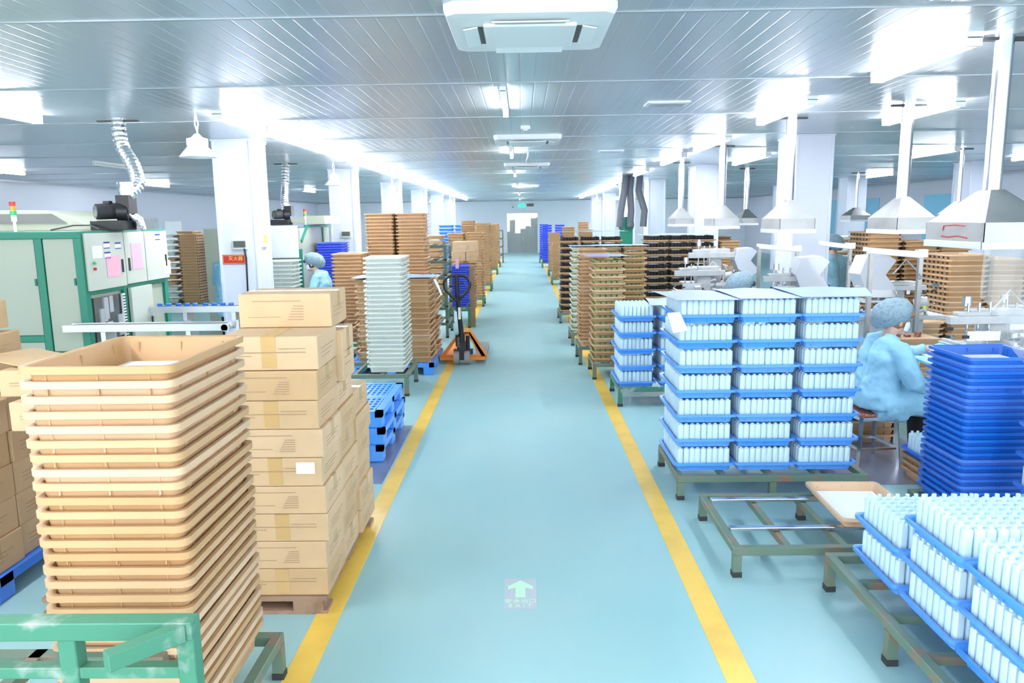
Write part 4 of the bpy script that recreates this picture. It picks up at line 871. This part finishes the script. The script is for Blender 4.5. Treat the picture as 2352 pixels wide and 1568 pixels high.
# near bench glass and side table with tan top
t = thing('work_table', 'small steel table with tan top behind the woman', 'table', (3.35, 6.64, 0))
MB().box(-.2, .28, -.18, .18, .82, .87).build('table_top', M['tan'], t)
for sx in (-.17, .25):
    for sy in (-.15, .15): MB().box(sx - .018, sx + .018, sy - .018, sy + .018, 0, .82).build('leg', M['steel2'], t)
for i in range(4): tag(MB().cyl((3.22 + i*.09, 6.6, .87), (3.22 + i*.09, 6.6, .89 + .02*(i % 2)), .03, n=10).build('brown_lid', M['seat'], smooth=True), 'small brown lid on the tan table top, %s from left' % ordw(i+1), 'lid', 'brown lids on the tan table')
tag(MB().prism([(2.98, .845), (3.5, .84), (3.5, .855), (2.98, .86)], 5.2, 5.75, 'y').build('glass_sheet', M['cyan']), 'pale green glass sheet at the front of the near bench', 'glass')
t = thing('work_bench', 'steel bench beneath the near printing press', 'bench', (3.75, 5.85, 0))
MB().box(-.6, .9, -.55, .5, .78, .84).build('bench_top', M['steel2'], t)
for sx in (-.55, .85):
    for sy in (-.5, .45): MB().box(sx - .02, sx + .02, sy - .02, sy + .02, 0, .78).build('leg', M['steel2'], t)
# steel mat, stool, low trays
tag(MB().box(2.25, 3.3, 5.25, 6.7, 0, .003).build('floor_plate', M['plate']), 'polished steel floor plate beneath the stool', 'plate')
t = thing('stool', 'chrome framed stool with red brown seat under the woman', 'stool', (2.72, 5.78, 0), .12)
MB().box(-.16, .16, -.16, .16, .40, .43).build('seat', M['seat'], t, bevel=.012)
MB().box(-.15, .15, -.15, .15, .375, .40).build('seat_frame', M['steel'], t)
for sx in (-1, 1):
    for sy in (-1, 1): MB().bar((sx*.14, sy*.14, .4), (sx*.165, sy*.165, .003), .026, .026).build('leg', M['steel'], t)
for a in ((-.155, -.155, .155, -.155), (-.155, .155, .155, .155), (-.155, -.155, -.155, .155), (.155, -.155, .155, .155)): MB().bar((a[0], a[1], .15), (a[2], a[3], .15), .016, .016).build('stretcher', M['steel'], t)
stack('low tan pile behind the stool', 'tan', 2.6, 3.2, 6.25, 6.7, .003, 3, .06); filled('tray on tan pile behind stool', 'blue', 2.6, 3.2, 6.25, 6.7, .2, 1, .1, 'white', 12, 8, topfull=True)
stack('low tan pile beside the stool', 'tan', 2.84, 3.26, 4.95, 5.5, .003, 3, .05); filled('tray on tan pile beside stool', 'blue', 2.84, 3.26, 4.95, 5.5, .17, 1, .1, 'white', 8, 10, topfull=True)

# ------------------------------------------------------------------ floor exit marker
t = thing('floor_sign', 'worn grey exit arrow sticker on the aisle floor', 'sign', (-.03, 3.68, .0005))
MB().box(-.085, .085, -.16, .16, 0, .001).build('backing', mat('worn_grey_sticker', (.46, .50, .56), .4, col2=(.34, .52, .55), nscale=30, thr=(.5, .7)), t)
ar = mat('pale_green_print', (.50, .80, .60), .5)
MB().prism([(-.026, -.045), (.026, -.045), (.026, .06), (.066, .04), (.066, .075), (0, .14), (-.066, .075), (-.066, .04), (-.026, .06)], .001, .0018, 'z').build('arrow', ar, t)
textmesh('安全出口', .042, 'lettering', ar, (0, -.085, .0012), (0, 0, 0), t); textmesh('E X I T', .042, 'lettering', ar, (0, -.132, .0012), (0, 0, 0), t)

# ================================================================== people
def organic(mb, name, m, parent, vox=.01, smooth=4, label=None, disp=0.0):
    o = mb.build(name, M[m], parent, smooth=True)
    r = o.modifiers.new('remesh', 'REMESH'); r.mode = 'VOXEL'; r.voxel_size = vox; r.use_smooth_shade = True
    s = o.modifiers.new('smooth', 'SMOOTH'); s.iterations = smooth; s.factor = .6
    if disp:
        tx = bpy.data.textures.new(name + '_folds', 'CLOUDS'); tx.noise_scale = .09; dm = o.modifiers.new('folds', 'DISPLACE'); dm.texture = tx; dm.strength = disp; dm.mid_level = .5
    if label: o['label'] = label
    return o
def hand(f, wr, d, up, curl=.6, thumb=1, s=1.0):
    """palm + five fingers from wrist wr pointing along d, palm normal -up"""
    wr, d, up = Vector(wr), Vector(d).normalized(), Vector(up).normalized(); sd = d.cross(up).normalized()
    pc = wr + d*.045*s
    for q in (-.026, -.009, .009, .026): f.tube([wr + sd*q*.6*s, pc + sd*q*s, wr + d*.088*s + sd*q*s], [.016*s, .015*s, .012*s], 8)
    for i, (q, L_) in enumerate(((-.027, .062), (-.009, .072), (.009, .068), (.027, .052))):
        b = wr + d*.085*s + sd*q*s; pts = [b]; dd = d.copy(); a = 0
        for kx in range(3):
            a += curl*(.55 + .12*i*.3); dd = (d*math.cos(a) - up*math.sin(a)); pts.append(pts[-1] + dd*L_*s*(.42, .32, .26)[kx])
        f.tube(pts, [.0098*s, .009*s, .0085*s, .007*s], 8)
    b = wr + d*.025*s + sd*thumb*.03*s; f.tube([b, b + (d*.7 + sd*thumb*.7).normalized()*.03*s, b + (d*.95 + sd*thumb*.3).normalized()*.055*s - up*.012*s, b + d*.075*s + sd*thumb*.012*s - up*.022*s], [.014*s, .0115*s, .0105*s, .008*s], 8)
def head(f, c, fw):
    """skull and face; fw = forward direction"""
    c, fw = Vector(c), Vector(fw).normalized(); sd = Vector((-fw.y, fw.x, 0)).normalized(); up = fw.cross(sd); up = up if up.z > 0 else -up
    f.ball(c + up*.02 - fw*.01, (.083, .083, .095), 16, 12); f.ball(c - up*.045 + fw*.03, (.058, .058, .062), 14, 10); f.ball(c - up*.085 + fw*.055, (.028, .028, .022), 10, 8)
    f.tube([c + fw*.078 + up*.012, c + fw*.098 - up*.018, c + fw*.088 - up*.03], [.009, .014, .011], 8)
    f.tube([c + fw*.083 - up*.052 - sd*.02, c + fw*.09 - up*.05, c + fw*.083 - up*.052 + sd*.02], [.006, .009, .006], 8)
    for s in (-1, 1): f.ball(c + sd*s*.08 - fw*.01 - up*.015, (.014, .014, .03), 8, 8); f.ball(c + sd*s*.038 + fw*.07 + up*.008, (.016, .016, .01), 8, 6)
    return sd, up
def person(label, loc, rz, J, vox=.008, hair='bhair', capm='cap', standing=False, fw=(1, 0, -.25), legs=True, lowcap=0.0):
    t = thing('person', label, 'person', loc, rz)
    f = MB(); hc = Vector(J['head']); fwv = Vector(fw).normalized(); sd, up = head(f, hc, fwv)
    f.tube([hc - up*.05 - fwv*.02, J['neck'], Vector(J['neck']) - Vector((0, 0, .06))], [.052, .05, .07], 12)
    pe, ch = Vector(J['pelvis']), Vector(J['chest'])
    for s in (-1, 1):
        f.tube([pe + Vector((0, s*.07, 0)), (pe + ch)/2 + Vector((0, s*.055, 0)), ch + Vector((0, s*.07, .02)), Vector(J['neck']) + Vector((0, s*.05, -.05))], [.105, .095, .1, .06], 14)
        sh, el, wr = (Vector(J[q + ('R' if s < 0 else 'L')]) for q in ('sh', 'el', 'wr'))
        f.tube([ch + Vector((0, s*.08, .06)), sh, el, wr], [.05, .05, .04, .026], 12)
        hd = (wr - el).normalized(); hand(f, wr, J.get('hd' + ('R' if s < 0 else 'L'), hd), Vector((0, 0, 1)), J.get('curl', .5), s*-1 if True else 1)
        hp, kn, an = pe + Vector((0, s*.08, -.02)), Vector(J['kn' + ('R' if s < 0 else 'L')]), Vector(J['an' + ('R' if s < 0 else 'L')])
        f.tube([hp, (hp + kn)/2, kn, (kn*.6 + an*.4), an], [.085, .075, .056, .054, .036], 12); f.tube([an, an + Vector((.02, 0, -.04)), an + Vector((.15, 0, -.055))], [.035, .038, .025], 10)
    organic(f, 'body', 'skin', t, vox, 3)
    # gown
    f = MB()
    for s in (-1, 1):
        f.tube([pe + Vector((-.01, s*.085, -.07 if not standing else -.35)), pe + Vector((-.01, s*.08, .03)), (pe + ch)/2 + Vector((-.0, s*.068, 0)), ch + Vector((-.005, s*.085, .0)), ch + Vector((.0, s*.075, .1)), Vector(J['neck']) + Vector((0, s*.03, -.02))], [.155, .15, .138, .132, .095, .055], 16)
        sh, el, wr = (Vector(J[q + ('R' if s < 0 else 'L')]) for q in ('sh', 'el', 'wr'))
        f.tube([ch + Vector((0, s*.09, .06)), sh, (sh + el)/2, el, (el + wr)/2, wr*.94 + el*.06], [.085, .078, .078, .074, .064, .045], 14)
        if not standing:
            kn = Vector(J['kn' + ('R' if s < 0 else 'L')]); f.tube([pe + Vector((-.02, s*.09, -.04)), pe*.45 + kn*.55 + Vector((0, s*.02, -.0)), pe*.12 + kn*.88 + Vector((0, s*.02, -.03))], [.15, .125, .105], 14)
            f.tube([pe + Vector((-.05, s*.1, -.08)), pe*.5 + kn*.5 + Vector((0, s*.05, -.12))], [.09, .06], 12)
    organic(f, 'gown', 'gown', t, .011, 3, disp=.03)
    # trousers and shoes
    if legs:
        f = MB()
        for s in (-1, 1):
            hp, kn, an = pe + Vector((0, s*.08, -.02)), Vector(J['kn' + ('R' if s < 0 else 'L')]), Vector(J['an' + ('R' if s < 0 else 'L')])
            f.tube([hp, (hp + kn)/2, kn, kn*.5 + an*.5, an], [.1, .09, .078, .076, .06], 12)
        organic(f, 'trousers', 'cloth', t, .012, 2)
        for s in (-1, 1):
            an = Vector(J['an' + ('R' if s < 0 else 'L')]); f = MB().tube([an + Vector((-.04, 0, -.035)), an + Vector((.06, 0, -.045)), an + Vector((.17, 0, -.055))], [.04, .042, .03], 10); organic(f, 'shoe', 'dark', t, .01, 2)
    # hair, cap, mask, eyes
    MB().ball(hc + up*.02 - fwv*.012, (.09, .09, .1), 16, 12).build('hair', M[hair], t, smooth=True)
    cc = hc + up*.035 - fwv*.05
    MB().tube([hc + fwv*.07 + up*.075 - sd*.05, hc + fwv*.098 + up*.06, hc + fwv*.07 + up*.075 + sd*.05], [.02, .026, .02], 8).build('fringe', M[hair], t, smooth=True)
    cp = MB().tube([(-.15, 0, -.07), (-.12, 0, -.04), (-.07, 0, -.0), (-.01, 0, .015), (.05, 0, .015), (.10, 0, .01), (.13, 0, 0), (.142, 0, -.004)], [.03, .078, .105, .116, .112, .092, .062, .02], 24).build('hair_cap', M[capm], t, smooth=True); cp.location = cc; cp.rotation_euler = (0, -.15 + lowcap, math.atan2(fwv.y, fwv.x))
    f = MB(); rows = []
    for i in range(7):
        v = i/6; row = []
        for j in range(11):
            a = (j/10 - .5)*2.5; r = .076 + .024*math.cos(a)**2*(1 - abs(v - .45)*1.1)
            row.append(hc + (fwv*math.cos(a) + sd*math.sin(a))*r + up*(.0 - .085*v*(1 - .25*abs(math.sin(a))) + .012*math.cos(a)*(1-v)) + fwv*.008)
        rows.append(row)
    f.rings(rows, cap=False, closed=False); mk = f.build('face_mask', M['mask'], t, smooth=True); so = mk.modifiers.new('thick', 'SOLIDIFY'); so.thickness = .003
    for s in (-1, 1):
        MB().ball(hc + sd*s*.034 + fwv*.079 + up*.01, (.011, .011, .009), 10, 8).build('eye', M['bhair'], t, smooth=True)
        MB().tube([hc + sd*s*.065 + fwv*.05 - up*.01, hc + sd*s*.086 + up*.0, hc + sd*s*.086 - fwv*.015 + up*.01], .0018, 5).build('mask_strap', M['mask'], t)
    return t
J1 = dict(pelvis=(0, 0, .53), chest=(.05, 0, .86), neck=(.09, 0, 1.02), head=(.145, 0, 1.13), shR=(.07, -.2, .93), elR=(.17, -.26, .68), wrR=(.36, -.17, .64), shL=(.09, .18, .93), elL=(.3, .2, .80), wrL=(.47, .1, .88), hdR=(.9, .2, -.25), hdL=(1, -.1, .05), knR=(.43, -.1, .5), knL=(.43, .12, .5), anR=(.42, -.1, .08), anL=(.44, .12, .08), curl=.55)
woman = person('seated woman in pale blue gown, grey hair net and white mask', (2.76, 5.8, 0), .05, J1, .006, hair='hair')
tag(MB().cyl((3.2, 5.75, .90), (3.29, 5.7, .94), .05, .052, n=20).build('cup', M['cyan'], smooth=True), 'pale blue cup piece held in the seated woman\'s raised hand', 'cup')
J2 = dict(pelvis=(0, 0, .55), chest=(.04, 0, .90), neck=(.1, 0, 1.05), head=(.17, 0, 1.17), shR=(.06, -.18, .96), elR=(.12, -.24, .7), wrR=(.34, -.14, .72), shL=(.06, .18, .96), elL=(.12, .24, .7), wrL=(.34, .14, .72), knR=(.42, -.1, .52), knL=(.42, .1, .52), anR=(.42, -.1, .08), anL=(.42, .1, .08))
person('worker in blue gown and cap bent over the press', (2.25, 8.2, .0), .1, J2, .01, lowcap=-.1)
J3 = dict(J2); person('worker in blue gown and cap seated at the second machine', (-3.08, 11.55, .13), PI, J3, .01)
J4 = dict(pelvis=(0, 0, .9), chest=(.02, 0, 1.22), neck=(.03, 0, 1.38), head=(.08, 0, 1.5), shR=(.03, -.18, 1.3), elR=(.1, -.22, 1.05), wrR=(.3, -.15, 1.02), shL=(.03, .18, 1.3), elL=(.1, .22, 1.05), wrL=(.3, .15, 1.02), knR=(.02, -.1, .48), knL=(.02, .1, .48), anR=(0, -.1, .08), anL=(0, .1, .08))
person('standing worker in blue gown half hidden behind big right column', (4.44, 10.75, 0), PI*.62, J4, .012, standing=True)
person('standing worker in blue gown half hidden behind first left column', (-4.43, 11.3, 0), PI*.55, J4, .012, standing=True)
# seats for the two small workers
for (x, y, q, zz) in ((2.25, 8.2, 'dark stool under the worker bent over the press', .40), (-3.08, 11.55, 'dark stool under the worker at the second machine', .5)):
    t = thing('stool', q, 'stool', (x, y, 0)); MB().cyl((0, 0, zz - .03), (0, 0, zz), .16, n=18).build('seat', M['dark'], t, smooth=True); 
    for a in range(4): MB().cyl((.1*math.cos(a*PI/2 + .78), .1*math.sin(a*PI/2 + .78), zz - .03), (.16*math.cos(a*PI/2 + .78), .16*math.sin(a*PI/2 + .78), 0), .011, n=8).build('leg', M['steel'], t, smooth=True)

# ================================================================== place trays and bottles
def merged(items, name):
    V = []; Fc = []; Mi = []; o = 0; mats = []
    for me, loc, rz in items:
        c, s = math.cos(rz), math.sin(rz); mp = []
        for q in me.materials:
            if q not in mats: mats.append(q)
            mp.append(mats.index(q))
        for v in me.vertices: x, y, z = v.co; V.append((loc[0] + c*x - s*y, loc[1] + s*x + c*y, loc[2] + z))
        for p in me.polygons: Fc.append(tuple(i + o for i in p.vertices)); Mi.append(mp[p.material_index])
        o += len(me.vertices)
    me = bpy.data.meshes.new(name); me.from_pydata(V, [], Fc)
    for q in mats: me.materials.append(q)
    me.polygons.foreach_set('material_index', Mi); me.polygons.foreach_set('use_smooth', [True]*len(me.polygons))
    try: me.set_sharp_from_angle(angle=math.radians(38))
    except Exception: pass
    ob = bpy.data.objects.new(name, me); C.objects.link(ob); return ob
TR.sort(key=lambda q: q[0]); rest = []
for i, (d, kd, me, loc, rz, lab, grp) in enumerate(TR):
    if i >= 300: rest.append((me, loc, rz)); continue
    o = bpy.data.objects.new('plastic_tray', me); C.objects.link(o); o.location = loc; o.rotation_euler = (0, 0, rz); tag(o, lab, 'tray', grp)
tag(merged(rest, 'plastic_trays'), 'tan, brown, white and blue plastic trays in the stacks farther back', 'trays', kind='stuff')
BT.sort(key=lambda q: q[0]); cnt = {}; rest = {}
for (d, kd, loc, lab, grp) in BT:
    kk = 'white' if kd.startswith('white') else kd; cnt[kk] = cnt.get(kk, 0) + 1
    if cnt[kk] > (300 if kk == 'white' else 150): rest.setdefault(kk, []).append((BM[kd], loc, 0)); continue
    o = bpy.data.objects.new('bottle' if kk == 'white' else 'jar', BM[kd]); C.objects.link(o); o.location = loc; tag(o, lab, 'bottle' if kk == 'white' else 'jar', grp)
for kk, it in rest.items():
    tag(merged(it, 'bottles' if kk == 'white' else 'jars'), {'white': 'white bottles filling the blue trays farther back', 'black': 'black jars filling the farther tan trays', 'lime': 'lime green jars filling the farther tan trays'}[kk], 'bottles' if kk == 'white' else 'jars', kind='stuff')
print('TRAYS', len(TR), 'BOTTLES', len(BT), 'OBJECTS', len(C.objects))
